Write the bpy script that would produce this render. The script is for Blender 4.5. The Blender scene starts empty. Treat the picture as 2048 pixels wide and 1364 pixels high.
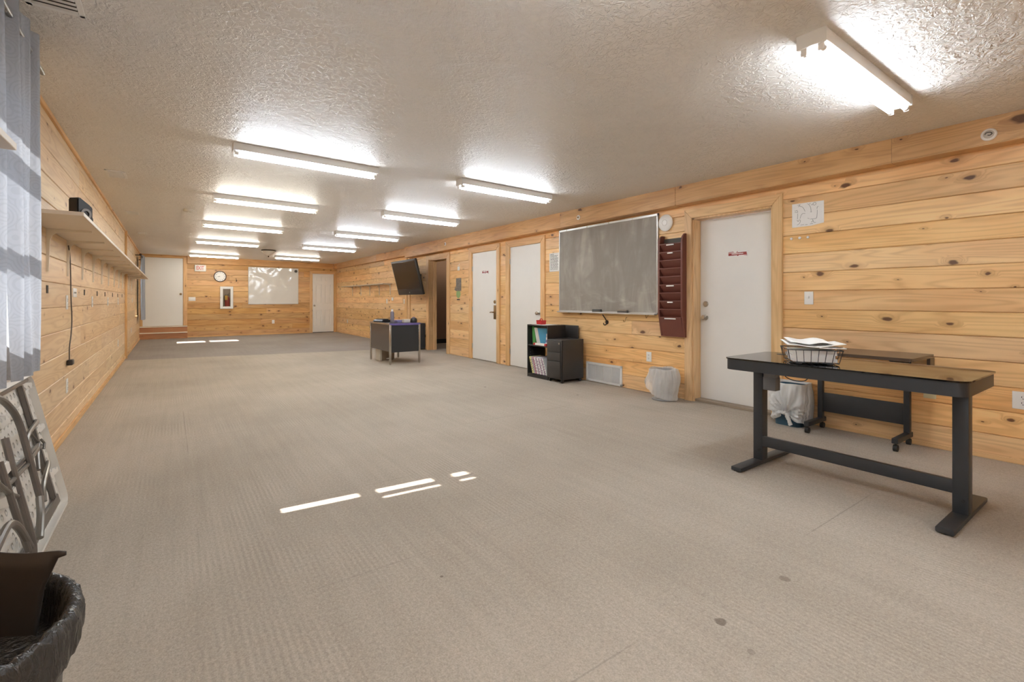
import bpy, bmesh, math, random
from mathutils import Vector, Matrix
random.seed(7)
C = bpy.context.scene.collection
PI = math.pi
XR, XR2, XL, YF, YN = 4.733, 4.785, -0.70, 17.32, -2.2
def zc(x): return 2.446 - 0.0135 * x          # the ceiling sags slightly towards the beam side

# ------------------------------------------------------------------ materials
def lin(c):
    c /= 255.0
    return c / 12.92 if c <= 0.04045 else ((c + 0.055) / 1.055) ** 2.4
def S(r, g, b): return (lin(r), lin(g), lin(b), 1)

class NT:
    def __init__(s, name):
        s.m = bpy.data.materials.new(name); s.m.use_nodes = True
        s.t = s.m.node_tree; s.n = s.t.nodes; s.l = s.t.links
        s.n.clear()
        s.out = s.n.new('ShaderNodeOutputMaterial')
    def new(s, typ, **kw):
        n = s.n.new(typ)
        for k, v in kw.items():
            setattr(n, k, v)
        return n
    def set(s, sock, v):
        if hasattr(v, 'is_linked') or isinstance(v, bpy.types.NodeSocket): s.l.new(v, sock)
        else: sock.default_value = v
    def math(s, op, a, b=0.0, c=0.0, clamp=False):
        n = s.new('ShaderNodeMath', operation=op, use_clamp=clamp)
        s.set(n.inputs[0], a); s.set(n.inputs[1], b); s.set(n.inputs[2], c)
        return n.outputs[0]
    def vec(s, x, y, z):
        n = s.new('ShaderNodeCombineXYZ')
        s.set(n.inputs[0], x); s.set(n.inputs[1], y); s.set(n.inputs[2], z)
        return n.outputs[0]
    def noise(s, v, scale, detail=2.0, rough=0.5, dist=0.0, dim='3D'):
        n = s.new('ShaderNodeTexNoise', noise_dimensions=dim)
        s.set(n.inputs['Vector'], v); n.inputs['Scale'].default_value = scale
        n.inputs['Detail'].default_value = detail; n.inputs['Roughness'].default_value = rough
        n.inputs['Distortion'].default_value = dist
        return n.outputs['Fac']
    def white(s, w):
        n = s.new('ShaderNodeTexWhiteNoise', noise_dimensions='1D'); s.set(n.inputs['W'], w)
        return n.outputs['Value'], n.outputs['Color']
    def step(s, x, a, b):                       # smoothstep a..b -> 0..1
        n = s.new('ShaderNodeMapRange', interpolation_type='SMOOTHSTEP')
        s.set(n.inputs[0], x); s.set(n.inputs[1], a); s.set(n.inputs[2], b)
        return n.outputs[0]
    def mix(s, f, a, b, mode='MIX'):
        n = s.new('ShaderNodeMix', data_type='RGBA', blend_type=mode)
        s.set(n.inputs[0], f); s.set(n.inputs[6], a); s.set(n.inputs[7], b)
        return n.outputs[2]
    def sep(s, v):
        n = s.new('ShaderNodeSeparateXYZ'); s.set(n.inputs[0], v); return n.outputs
    def bsdf(s, col, rough=0.5, metal=0.0, bump=None, bstr=0.2, bdist=0.01, **kw):
        p = s.new('ShaderNodeBsdfPrincipled')
        s.set(p.inputs['Base Color'], col); s.set(p.inputs['Roughness'], rough); s.set(p.inputs['Metallic'], metal)
        for k, v in kw.items(): s.set(p.inputs[k.replace('_', ' ')], v)
        if bump is not None:
            b = s.new('ShaderNodeBump'); b.inputs['Strength'].default_value = bstr; b.inputs['Distance'].default_value = bdist
            s.set(b.inputs['Height'], bump); s.l.new(b.outputs[0], p.inputs['Normal'])
        s.l.new(p.outputs[0], s.out.inputs[0])
        return p

def pos(t): return t.new('ShaderNodeNewGeometry').outputs['Position']
def objc(t): return t.new('ShaderNodeTexCoord').outputs['Object']

def plain(name, col, rough=0.5, metal=0.0, var=0.06, scale=18.0, bstr=0.0, bscale=250.0, **kw):
    t = NT(name); o = objc(t)
    n = t.noise(o, scale, 3.0)
    dark = tuple(c * (1 - var) for c in col[:3]) + (1,); light = tuple(min(1, c * (1 + var)) for c in col[:3]) + (1,)
    c = t.mix(n, dark, light)
    b = t.noise(o, bscale, 2.0) if bstr else None
    t.bsdf(c, rough, metal, bump=b, bstr=bstr, bdist=0.002, **kw)
    return t.m

def wood(name, u='Y', v='Z', pitch=0.1727, phase=0.0, light=(222, 176, 118), mid=(200, 148, 88), dark=(150, 98, 50), knot=(98, 60, 36),
         tone=0.22, knots=0.5, ku=0.33, kv=0.17, joints=4.3, gloss=0.42, seed=0.0, big=1.0):
    t = NT(name); p = t.sep(pos(t)); ax = {'X': p[0], 'Y': p[1], 'Z': p[2]}
    U, V = ax[u], ax[v]; W = ax[[a for a in 'XYZ' if a not in (u, v)][0]]
    row = t.math('FLOOR', t.math('DIVIDE', t.math('SUBTRACT', V, phase), pitch))
    jr, _ = t.white(t.math('ADD', row, 31.7 + seed))
    us = t.math('DIVIDE', t.math('ADD', U, t.math('MULTIPLY', jr, joints)), joints)
    seg = t.math('FLOOR', us)
    r1, rc = t.white(t.math('ADD', t.math('MULTIPLY', row, 1.37), t.math('ADD', t.math('MULTIPLY', seg, 7.71), seed)))
    rr = t.sep(rc)
    # knots
    ox = t.math('MULTIPLY', rr[0], 40.0); oy = t.math('MULTIPLY', rr[1], 40.0)
    kvv = t.vec(t.math('ADD', t.math('DIVIDE', U, ku), ox), t.math('ADD', t.math('DIVIDE', V, kv), oy), 0.0)
    dn = t.new('ShaderNodeTexNoise'); t.set(dn.inputs['Vector'], kvv); dn.inputs['Scale'].default_value = 3.0
    kd = t.new('ShaderNodeVectorMath', operation='SCALE'); t.l.new(dn.outputs['Color'], kd.inputs[0]); kd.inputs['Scale'].default_value = 0.20
    ka = t.new('ShaderNodeVectorMath', operation='ADD'); t.l.new(kvv, ka.inputs[0]); t.l.new(kd.outputs[0], ka.inputs[1])
    vo = t.new('ShaderNodeTexVoronoi', voronoi_dimensions='2D', feature='F1'); t.l.new(ka.outputs[0], vo.inputs['Vector']); vo.inputs['Scale'].default_value = 1.0
    vc = t.sep(vo.outputs['Color']); d = vo.outputs['Distance']
    on = t.math('LESS_THAN', vc[1], knots)
    rk = t.math('MULTIPLY', on, t.math('ADD', 0.022 * big, t.math('MULTIPLY', t.math('POWER', vc[0], 2.5), 0.115 * big)))
    kn = t.math('SUBTRACT', 1.0, t.step(d, t.math('MULTIPLY', rk, 0.6), t.math('MULTIPLY', rk, 1.15)))
    kn = t.math('MULTIPLY', kn, on)
    halo = t.math('MULTIPLY', on, t.math('SUBTRACT', 1.0, t.step(d, t.math('MULTIPLY', rk, 0.7), t.math('ADD', t.math('MULTIPLY', rk, 2.4), 0.10))))
    # grain: contour lines of a stretched noise
    gy = t.math('ADD', t.math('MULTIPLY', V, 7.0), t.math('MULTIPLY', halo, 0.55))
    g = t.vec(t.math('ADD', t.math('MULTIPLY', U, 0.55), ox), t.math('ADD', gy, oy), t.math('MULTIPLY', W, 7.0))
    n0 = t.noise(g, 1.0, 1.5, 0.45)
    lines = t.math('POWER', t.math('ADD', 0.5, t.math('MULTIPLY', 0.5, t.math('SINE', t.math('MULTIPLY', n0, 75.0)))), 2.5)
    g2 = t.vec(t.math('ADD', t.math('MULTIPLY', U, 1.6), oy), t.math('MULTIPLY', V, 60.0), t.math('MULTIPLY', W, 60.0))
    n1 = t.noise(g2, 1.0, 3.0, 0.6)
    g3 = t.vec(t.math('ADD', t.math('MULTIPLY', U, 1.1), ox), t.math('ADD', t.math('MULTIPLY', V, 6.0), oy), t.math('MULTIPLY', W, 5.0))
    n2 = t.noise(g3, 1.0, 3.0, 0.55)
    col = t.mix(t.step(n2, 0.28, 0.72), S(*mid), S(*light))
    col = t.mix(t.math('MULTIPLY', lines, 0.30), col, S(*dark))
    col = t.mix(t.math('MULTIPLY', t.step(n1, 0.52, 0.8), 0.30), col, S(*dark))
    col = t.mix(t.math('MULTIPLY', halo, 0.42), col, S(*dark))
    ring = t.math('ADD', 0.5, t.math('MULTIPLY', 0.5, t.math('SINE', t.math('MULTIPLY', d, 170.0))))
    kc = t.mix(t.math('MULTIPLY', ring, 0.55), S(*knot), tuple(c * 0.55 for c in S(*knot)[:3]) + (1,))
    col = t.mix(t.math('MULTIPLY', kn, 0.93), col, kc)
    hs = t.new('ShaderNodeHueSaturation')
    t.set(hs.inputs['Hue'], t.math('ADD', 0.4935, t.math('MULTIPLY', rr[2], 0.009)))
    t.set(hs.inputs['Saturation'], t.math('ADD', 0.92, t.math('MULTIPLY', rr[1], 0.16)))
    t.set(hs.inputs['Value'], t.math('ADD', 1.0 - tone * 0.55, t.math('MULTIPLY', r1, tone)))
    t.set(hs.inputs['Color'], col); col = hs.outputs[0]
    jf = t.math('MULTIPLY', t.math('FRACT', us), joints)
    jl = t.math('LESS_THAN', jf, 0.004)
    col = t.mix(t.math('MULTIPLY', jl, 0.4), col, S(100, 64, 34))
    t.bsdf(col, t.math('ADD', gloss, t.math('MULTIPLY', n2, 0.15)))
    return t.m

def carpet(name, a, b, ribs=0.5, tile=True, stains=()):
    t = NT(name); P = pos(t); p = t.sep(P); X, Y = p[0], p[1]
    fl = t.noise(P, 170.0, 2.0, 0.7)
    loop = t.noise(t.vec(t.math('MULTIPLY', X, 90.0), t.math('MULTIPLY', Y, 60.0), 0.0), 1.0, 2.0, 0.7)
    big = t.noise(t.vec(t.math('MULTIPLY', X, 0.9), t.math('MULTIPLY', Y, 0.7), 3.0), 1.0, 4.0, 0.55)
    rb = t.math('ADD', 0.5, t.math('MULTIPLY', 0.5, t.math('SINE', t.math('MULTIPLY', t.math('ADD', X, t.math('MULTIPLY', big, 0.01)), 2 * PI / 0.023))))
    pt = t.noise(t.vec(t.math('MULTIPLY', X, 1.6), t.math('MULTIPLY', Y, 1.1), 9.0), 1.0, 3.0, 0.6)
    streak = t.noise(t.vec(t.math('MULTIPLY', X, 22.0), t.math('MULTIPLY', Y, 0.8), 5.0), 1.0, 2.0, 0.5)
    rm = t.math('MULTIPLY', t.step(pt, 0.46, 0.70), ribs)
    f = t.math('ADD', t.math('MULTIPLY', fl, 0.55), t.math('MULTIPLY', loop, 0.44))
    f = t.math('ADD', f, t.math('MULTIPLY', t.math('SUBTRACT', big, 0.5), 0.42))
    f = t.math('ADD', f, t.math('MULTIPLY', t.math('SUBTRACT', streak, 0.5), 0.13))
    f = t.math('ADD', f, t.math('MULTIPLY', t.math('MULTIPLY', rm, t.math('SUBTRACT', rb, 0.35)), 0.42))
    col = t.mix(t.step(f, 0.10, 0.98), S(*a), S(*b))
    if tile:
        for (ax, per, off) in ((Y, 0.914, 0.36), (X, 3.66, 0.47)):
            fr = t.math('ABSOLUTE', t.math('SUBTRACT', t.math('FRACT', t.math('ADD', t.math('DIVIDE', ax, per), off)), 0.5))
            ln = t.math('LESS_THAN', fr, 0.003 / per)
            br = t.step(t.noise(t.vec(X, Y, t.math('ADD', per, 4.3)), 0.7, 2.0), 0.50, 0.66)
            col = t.mix(t.math('MULTIPLY', t.math('MULTIPLY', ln, br), 0.26), col, S(70, 62, 54))
    wob = t.noise(P, 26.0, 2.0)
    for (sx, sy, sr, k) in stains:
        dd = t.math('SQRT', t.math('ADD', t.math('POWER', t.math('SUBTRACT', X, sx), 2.0), t.math('POWER', t.math('SUBTRACT', Y, sy), 2.0)))
        dd = t.math('ADD', dd, t.math('MULTIPLY', t.math('SUBTRACT', wob, 0.5), sr * 1.3))
        col = t.mix(t.math('MULTIPLY', t.math('SUBTRACT', 1.0, t.step(dd, sr * 0.7, sr)), k), col, S(92, 82, 72))
    t.bsdf(col, 0.95, bump=loop, bstr=0.4, bdist=0.004, Specular_IOR_Level=0.1)
    return t.m

def emit(name, col, st):
    t = NT(name); e = t.new('ShaderNodeEmission'); e.inputs[0].default_value = col; e.inputs[1].default_value = st
    t.l.new(e.outputs[0], t.out.inputs[0]); return t.m

def ceiling_mat():
    t = NT('ceiling_knockdown'); P = pos(t)
    n = t.noise(P, 26.0, 3.0, 0.6, 1.0); n2 = t.noise(P, 7.5, 4.0, 0.65, 1.4); n3 = t.noise(P, 1.1, 2.0)
    h = t.math('ADD', t.step(n, 0.44, 0.60), t.math('MULTIPLY', t.math('MULTIPLY', t.step(n2, 0.48, 0.60), t.step(n3, 0.42, 0.62)), 1.6))
    col = t.mix(t.noise(P, 3.0, 4.0), S(233, 228, 222), S(240, 236, 230))
    t.bsdf(col, 0.42, bump=h, bstr=0.62, bdist=0.008, Specular_IOR_Level=0.5)
    return t.m

def chalk_mat():
    t = NT('chalkboard_slate'); o = t.sep(objc(t))
    n = t.noise(t.vec(t.math('MULTIPLY', o[0], 5.0), t.math('MULTIPLY', o[2], 1.1), 0.0), 1.0, 4.0, 0.6, 0.9)
    n2 = t.noise(objc(t), 2.2, 3.0, 0.6, 0.6)
    n3 = t.noise(t.vec(t.math('MULTIPLY', o[0], 2.0), t.math('MULTIPLY', o[2], 7.0), 1.0), 1.0, 3.0, 0.6, 1.6)
    f = t.math('MULTIPLY', t.step(n, 0.35, 0.75), t.step(n2, 0.30, 0.75))
    low = t.math('SUBTRACT', 1.0, t.step(o[2], 0.05, 0.45))
    f = t.math('ADD', f, t.math('MULTIPLY', t.math('MULTIPLY', low, t.step(n3, 0.5, 0.75)), 0.5))
    t.bsdf(t.mix(t.math('MULTIPLY', f, 0.8), S(142, 134, 124), S(194, 186, 174)), 0.6)
    return t.m

def cloth_mat(name, a, b, transl=0.4):
    t = NT(name); o = objc(t); p = t.sep(o)
    w = t.new('ShaderNodeTexWave', wave_type='RINGS', rings_direction='SPHERICAL'); w.inputs['Scale'].default_value = 0.55
    vo = t.new('ShaderNodeTexVoronoi'); vo.inputs['Scale'].default_value = 11.0; t.l.new(o, vo.inputs['Vector'])
    r = t.math('ADD', 0.5, t.math('MULTIPLY', 0.5, t.math('SINE', t.math('MULTIPLY', vo.outputs['Distance'], 45.0))))
    f = t.math('MULTIPLY', t.step(r, 0.55, 0.75), 0.8)
    col = t.mix(f, S(*a), S(*b))
    d = t.new('ShaderNodeBsdfDiffuse'); t.l.new(col, d.inputs[0])
    tr = t.new('ShaderNodeBsdfTranslucent'); t.l.new(col, tr.inputs[0])
    m = t.new('ShaderNodeMixShader'); m.inputs[0].default_value = transl
    t.l.new(d.outputs[0], m.inputs[1]); t.l.new(tr.outputs[0], m.inputs[2]); t.l.new(m.outputs[0], t.out.inputs[0])
    return t.m

def bag_mat(name, col, clear):
    t = NT(name); n = t.noise(objc(t), 14.0, 4.0, 0.6, 0.8)
    p = t.bsdf(t.mix(n, tuple(c * 0.92 for c in col[:3]) + (1,), col), 0.3, bump=n, bstr=0.12, bdist=0.004)
    tr = t.new('ShaderNodeBsdfTransparent'); tl = t.new('ShaderNodeBsdfTranslucent'); t.set(tl.inputs[0], col)
    m1 = t.new('ShaderNodeMixShader'); m1.inputs[0].default_value = 0.14
    t.l.new(p.outputs[0], m1.inputs[1]); t.l.new(tl.outputs[0], m1.inputs[2])
    m = t.new('ShaderNodeMixShader'); t.set(m.inputs[0], t.math('ADD', clear - 0.08, t.math('MULTIPLY', n, 0.16)))
    t.l.new(m1.outputs[0], m.inputs[1]); t.l.new(tr.outputs[0], m.inputs[2]); t.l.new(m.outputs[0], t.out.inputs[0])
    return t.m

def glass_mat():
    t = NT('window_glass')
    g = t.new('ShaderNodeBsdfGlossy'); g.inputs['Roughness'].default_value = 0.02
    tr = t.new('ShaderNodeBsdfTransparent'); f = t.new('ShaderNodeFresnel'); f.inputs[0].default_value = 1.45
    m = t.new('ShaderNodeMixShader'); t.l.new(f.outputs[0], m.inputs[0]); t.l.new(tr.outputs[0], m.inputs[1]); t.l.new(g.outputs[0], m.inputs[2])
    t.l.new(m.outputs[0], t.out.inputs[0]); return t.m

M = {}
M['wood_right'] = wood('pine_planks_right', light=(248, 208, 148), mid=(234, 186, 126), dark=(182, 130, 80), tone=0.30, knots=0.66, joints=7.3)
M['wood_left'] = wood('pine_planks_left', pitch=0.187, phase=0.131, light=(240, 212, 170), mid=(228, 194, 148), dark=(190, 146, 100), knot=(130, 82, 46), tone=0.16, knots=0.42, seed=5.0, big=0.8)
M['wood_far'] = wood('pine_planks_far', u='X', light=(228, 184, 124), mid=(206, 156, 96), dark=(150, 100, 54), tone=0.34, knots=0.5, joints=4.5, seed=11.0, ku=0.28)
M['wood_beam'] = wood('pine_beam', pitch=10.0, phase=-5.0, light=(226, 182, 128), mid=(210, 162, 108), dark=(166, 116, 70), knots=0.3, joints=3.9, seed=21.0, ku=0.5, kv=0.25)
M['wood_beam_x'] = wood('pine_beam_far', u='X', pitch=10.0, phase=-5.0, light=(226, 182, 128), mid=(210, 162, 108), dark=(166, 116, 70), knots=0.3, joints=3.9, seed=23.0, ku=0.5, kv=0.25)
M['trim_v'] = wood('pine_trim_upright', u='Z', v='Y', pitch=0.5, light=(240, 202, 148), mid=(228, 184, 128), dark=(184, 136, 84), knots=0.22, joints=9.0, seed=31.0, ku=0.4, kv=0.12, tone=0.12)
M['trim_h'] = wood('pine_trim_level', u='Y', v='Z', pitch=10.0, phase=-5, light=(240, 202, 148), mid=(228, 184, 128), dark=(184, 136, 84), knots=0.22, joints=9.0, seed=37.0, ku=0.4, kv=0.12, tone=0.12)
M['trim_vx'] = wood('pine_trim_far_upright', u='Z', v='X', pitch=0.9, light=(236, 194, 140), mid=(222, 176, 120), dark=(178, 128, 78), knots=0.22, joints=9.0, seed=33.0, ku=0.4, kv=0.12, tone=0.12)
M['trim_hx'] = wood('pine_trim_far_level', u='X', v='Z', pitch=10.0, phase=-5, light=(236, 194, 140), mid=(222, 176, 120), dark=(178, 128, 78), knots=0.2, joints=9.0, seed=39.0, ku=0.4, kv=0.12, tone=0.12)
M['step_wood'] = wood('stained_step_wood', u='X', v='Z', pitch=10.0, phase=-5, light=(190, 134, 80), mid=(174, 118, 68), dark=(134, 88, 48), knots=0.15, joints=9.0, seed=43.0)
M['carpet'] = carpet('loop_carpet_beige', (147, 136, 123), (211, 200, 185), 0.24, True,
                     ((1.566, 0.937, 0.024, 0.6), (2.017, 0.928, 0.022, 0.42), (3.313, 5.23, 0.02, 0.7), (1.512, 0.80, 0.014, 0.3), (0.9, 1.75, 0.008, 0.6), (3.924, 4.152, 0.016, .7)))
M['carpet_far'] = carpet('loop_carpet_grey', (134, 126, 119), (182, 173, 165), 0.1, False)
M['ceiling'] = ceiling_mat()
M['door_white'] = plain('white_door_paint', S(241, 238, 232), 0.45, var=0.025, scale=4, bstr=0.05)
def board_mat():
    t = NT('whiteboard_laminate'); o = objc(t)
    n = t.noise(o, 1.5, 2.0, 0.5, 0.4)
    t.bsdf(S(228, 225, 219), 0.07, bump=n, bstr=1.0, bdist=0.062)
    return t.m
M['board_white'] = board_mat()
M['plastic_white'] = plain('white_plastic', S(246, 243, 238), 0.35, var=0.02)
M['plate_ivory'] = plain('ivory_plate', S(228, 216, 176), 0.4, var=0.02)
M['enamel_white'] = plain('white_enamel', S(236, 233, 228), 0.3, var=0.015)
M['shelf_white'] = plain('white_melamine', S(218, 204, 186), 0.5, var=0.03, scale=6)
M['bracket'] = plain('bracket_paint', S(240, 230, 212), 0.4, var=0.02)
M['black_metal'] = plain('black_powder_coat', S(50, 52, 55), 0.42, var=0.08, bstr=0.12, bscale=500)
M['grey_black'] = plain('charcoal_steel', S(58, 55, 53), 0.45, var=0.06, bstr=0.1, bscale=600)
M['black_glass'] = plain('black_glass_top', S(18, 17, 17), 0.04, var=0.05)
M['black_plastic'] = plain('black_plastic', S(38, 36, 36), 0.4, var=0.08)
M['dark_rubber'] = plain('dark_rubber', S(40, 39, 38), 0.6, var=0.08)
M['tv_screen'] = plain('tv_screen', S(34, 29, 26), 0.18, var=0.04)
M['tv_case'] = plain('tv_case', S(36, 32, 30), 0.35, var=0.05)
M['chrome'] = plain('chrome', S(196, 192, 186), 0.22, 1.0, var=0.04)
M['steel'] = plain('grey_steel_tube', S(140, 136, 130), 0.36, 0.9, var=0.08)
M['steel_paint'] = plain('grey_painted_steel', S(116, 110, 104), 0.34, 0.45, var=0.06)
M['brass'] = plain('antique_brass', S(150, 122, 84), 0.32, 0.9, var=0.1)
M['nickel'] = plain('satin_nickel', S(190, 184, 174), 0.28, 1.0, var=0.05)
M['aluminium'] = plain('aluminium_frame', S(206, 203, 198), 0.35, 0.5, var=0.03)
M['red_plastic'] = plain('red_plastic', S(196, 34, 36), 0.35, var=0.08)
M['red_letters'] = plain('red_letters', S(214, 62, 56), 0.5, var=0.04)
M['sign_red'] = plain('sign_red', S(150, 54, 50), 0.5, var=0.12, scale=60)
M['maroon'] = plain('maroon_plastic', S(112, 62, 50), 0.42, var=0.05)
M['paper'] = plain('paper', S(245, 243, 239), 0.8, var=0.025, scale=40)
M['ink'] = plain('pencil_ink', S(96, 94, 92), 0.8, var=0.2, scale=80)
M['chalk'] = chalk_mat()
M['curtain'] = cloth_mat('damask_curtain', (178, 183, 192), (171, 176, 185), 0.17)
M['bag_clear'] = bag_mat('clear_bin_bag', S(253, 251, 248), 0.42)
M['bag_white'] = bag_mat('white_bin_bag', S(248, 248, 246), 0.08)
def liner_mat():
    t = NT('black_bin_bag'); o = t.sep(objc(t))
    n = t.noise(t.vec(t.math('MULTIPLY', o[0], 55.0), t.math('MULTIPLY', o[1], 55.0), t.math('MULTIPLY', o[2], 22.0)), 1.0, 3.0, 0.55, 1.2)
    t.bsdf(t.mix(n, S(34, 32, 31), S(66, 63, 60)), 0.27, bump=n, bstr=0.9, bdist=0.012)
    return t.m
M['bag_black'] = liner_mat()
M['bin_blue'] = plain('blue_bin', S(52, 84, 104), 0.4)
M['bin_grey'] = plain('grey_mesh_bin', S(172, 172, 172), 0.4, 0.2)
M['bin_dark'] = plain('dark_grey_bin', S(84, 78, 72), 0.5)
M['card_dark'] = plain('dark_card', S(52, 45, 40), 0.55, var=0.18, scale=7)
M['hdpe'] = plain('white_moulded_plastic', S(238, 234, 226), 0.42, var=0.03, bstr=0.05)
M['glass'] = glass_mat()
M['dome_glass'] = plain('frosted_dome', S(222, 212, 196), 0.4)
M['bronze'] = plain('dark_bronze', S(74, 58, 46), 0.4, 0.5)
M['hook_dark'] = plain('dark_iron', S(58, 42, 34), 0.4, 0.6)
M['side_wall'] = plain('brown_paint_wall', S(176, 140, 112), 0.7, var=0.05, scale=2)
M['side_base'] = plain('dark_base', S(58, 54, 52), 0.6)
M['fe_red'] = plain('extinguisher_red', S(168, 36, 34), 0.3)
M['tag_yellow'] = plain('yellow_tag', S(224, 176, 76), 0.7)
M['purple'] = plain('purple_edge', S(96, 84, 140), 0.5)
M['lilac'] = plain('lilac_plastic', S(130, 124, 168), 0.4)
M['bottle'] = plain('steel_bottle', S(128, 126, 142), 0.3, 0.6)
M['panel_grey'] = plain('desk_panel_enamel', S(92, 84, 78), 0.22, 0.35, var=0.12, scale=5)
M['panel_black'] = plain('desk_panel_black', S(44, 45, 46), 0.38, var=0.15, scale=6)
M['green'] = plain('green_binder', S(98, 178, 98), 0.45)
M['blue'] = plain('blue_binder', S(84, 160, 192), 0.45)
M['tan_box'] = plain('tan_box', S(150, 134, 116), 0.6)
M['beige'] = plain('beige_case', S(206, 198, 186), 0.5)
M['yellow_book'] = plain('yellow_book', S(226, 220, 150), 0.7)
M['pink_book'] = plain('pink_book', S(204, 142, 160), 0.7)
M['grey_book'] = plain('grey_book', S(196, 190, 186), 0.7)
M['mauve_book'] = plain('mauve_book', S(190, 164, 182), 0.7)
M['grille'] = plain('white_grille', S(240, 238, 234), 0.4)
M['cord'] = plain('grey_brown_cord', S(98, 88, 78), 0.5)
M['slot_dark'] = plain('dark_slot', S(56, 44, 34), 0.8)
M['felt'] = plain('grey_felt', S(96, 92, 86), 0.95)
M['photo_print'] = plain('printed_picture', S(112, 102, 92), 0.5, var=0.95, scale=26)
M['green_print'] = plain('green_print', S(150, 176, 110), 0.5, var=0.35, scale=90)
M['brick_grey'] = plain('grey_power_brick', S(112, 112, 114), 0.45)
M['table_dark'] = plain('dark_walnut_top', S(82, 66, 54), 0.25, var=0.12, scale=8)
TUBE_COOL = emit('tube_cool', (0.92, 1.0, 1.09, 1), 42.0)
TUBE_WARM = emit('tube_warm', (0.98, 0.955, 0.86, 1), 42.0)
TUBE_DIM = emit('tube_side_room', (1.0, 0.93, 0.82, 1), 9.0)

# ------------------------------------------------------------------ mesh helpers
def BM(): return bmesh.new()
def quad(bm, pts):
    return bm.faces.new([bm.verts.new(p) for p in pts])
def box(bm, x0, x1, y0, y1, z0, z1, bev=0.0, seg=2):
    r = bmesh.ops.create_cube(bm, size=1.0)
    vs = r['verts']
    bmesh.ops.scale(bm, vec=(x1 - x0, y1 - y0, z1 - z0), verts=vs)
    bmesh.ops.translate(bm, vec=((x0 + x1) / 2, (y0 + y1) / 2, (z0 + z1) / 2), verts=vs)
    if bev > 0:
        es = list({e for v in vs for e in v.link_edges})
        bmesh.ops.bevel(bm, geom=es, offset=min(bev, 0.45 * min(abs(x1 - x0), abs(y1 - y0), abs(z1 - z0))), segments=seg, affect='EDGES', profile=0.5)
def cyl(bm, p0, p1, r0, r1=None, seg=16, cap=True):
    r1 = r0 if r1 is None else r1
    p0, p1 = Vector(p0), Vector(p1); d = p1 - p0
    q = d.to_track_quat('Z', 'Y'); n = []
    for p, r in ((p0, r0), (p1, r1)):
        n.append([bm.verts.new(p + q @ Vector((r * math.cos(2 * PI * i / seg), r * math.sin(2 * PI * i / seg), 0))) for i in range(seg)])
    for i in range(seg):
        j = (i + 1) % seg; bm.faces.new((n[0][i], n[0][j], n[1][j], n[1][i]))
    if cap:
        bm.faces.new(list(reversed(n[0]))); bm.faces.new(n[1])
def lathe(bm, prof, seg=32, c=(0, 0, 0), axis='Z', wob=None, ring=False):
    rows = []
    for k, (r, h) in enumerate(prof):
        row = []
        for i in range(seg):
            a = 2 * PI * i / seg; rr = r * (wob(a, h) if wob else 1)
            x, y = rr * math.cos(a), rr * math.sin(a)
            p = {'Z': (x, y, h), 'Y': (x, -h, y), 'X': (h, x, y)}[axis]
            row.append(bm.verts.new((p[0] + c[0], p[1] + c[1], p[2] + c[2])))
        rows.append(row)
    for a, b in zip(rows, rows[1:]):
        for i in range(seg):
            j = (i + 1) % seg
            bm.faces.new((a[i], a[j], b[j], b[i]))
    if ring: return
    if prof[0][0] > 1e-4: bm.faces.new(list(reversed(rows[0])))
    if prof[-1][0] > 1e-4: bm.faces.new(rows[-1])
def smooth_path(pts, n=6):
    pts = [Vector(p) for p in pts]; out = []
    for i in range(len(pts) - 1):
        p0, p1, p2, p3 = pts[max(i - 1, 0)], pts[i], pts[i + 1], pts[min(i + 2, len(pts) - 1)]
        for k in range(n):
            t = k / n
            out.append(0.5 * ((2 * p1) + (-p0 + p2) * t + (2 * p0 - 5 * p1 + 4 * p2 - p3) * t * t + (-p0 + 3 * p1 - 3 * p2 + p3) * t ** 3))
    out.append(pts[-1]); return out
def tube(bm, pts, r, seg=8, smooth=0):
    pts = smooth_path(pts, smooth) if smooth else [Vector(p) for p in pts]
    rows = []; up = None
    for i, p in enumerate(pts):
        d = (pts[min(i + 1, len(pts) - 1)] - pts[max(i - 1, 0)]).normalized()
        if up is None: up = d.orthogonal().normalized()
        up = (up - d * up.dot(d)).normalized(); s = d.cross(up)
        rows.append([bm.verts.new(p + r * (up * math.cos(2 * PI * k / seg) + s * math.sin(2 * PI * k / seg))) for k in range(seg)])
    for a, b in zip(rows, rows[1:]):
        for i in range(seg):
            j = (i + 1) % seg; bm.faces.new((a[i], a[j], b[j], b[i]))
    bm.faces.new(list(reversed(rows[0]))); bm.faces.new(rows[-1])
def prism(bm, poly, a0, a1, f):
    """poly of 2-D points, extruded a0..a1; f(p, a) -> xyz"""
    A = [bm.verts.new(f(p, a0)) for p in poly]; B = [bm.verts.new(f(p, a1)) for p in poly]; n = len(poly)
    bm.faces.new(A); bm.faces.new(list(reversed(B)))
    for i in range(n):
        j = (i + 1) % n; bm.faces.new((A[j], A[i], B[i], B[j]))
def disc(bm, c, r, h, axis='Y', seg=24):
    c = Vector(c); d = {'Y': Vector((0, -1, 0)), 'Z': Vector((0, 0, 1)), 'X': Vector((1, 0, 0))}[axis]
    cyl(bm, c, c + d * h, r, seg=seg)
def obj(name, bm, mat, parent=None, smooth=35, solid=0.0):
    bmesh.ops.remove_doubles(bm, verts=bm.verts, dist=1e-6)
    bmesh.ops.recalc_face_normals(bm, faces=bm.faces)
    me = bpy.data.meshes.new(name); bm.to_mesh(me); bm.free()
    for m in (mat if isinstance(mat, (list, tuple)) else [mat]): me.materials.append(m)
    if smooth:
        me.shade_smooth(); me.set_sharp_from_angle(angle=math.radians(smooth))
    o = bpy.data.objects.new(name, me); C.objects.link(o)
    if parent: o.parent = parent
    if solid:
        md = o.modifiers.new('thickness', 'SOLIDIFY'); md.thickness = solid; md.offset = 0
    return o
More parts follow.
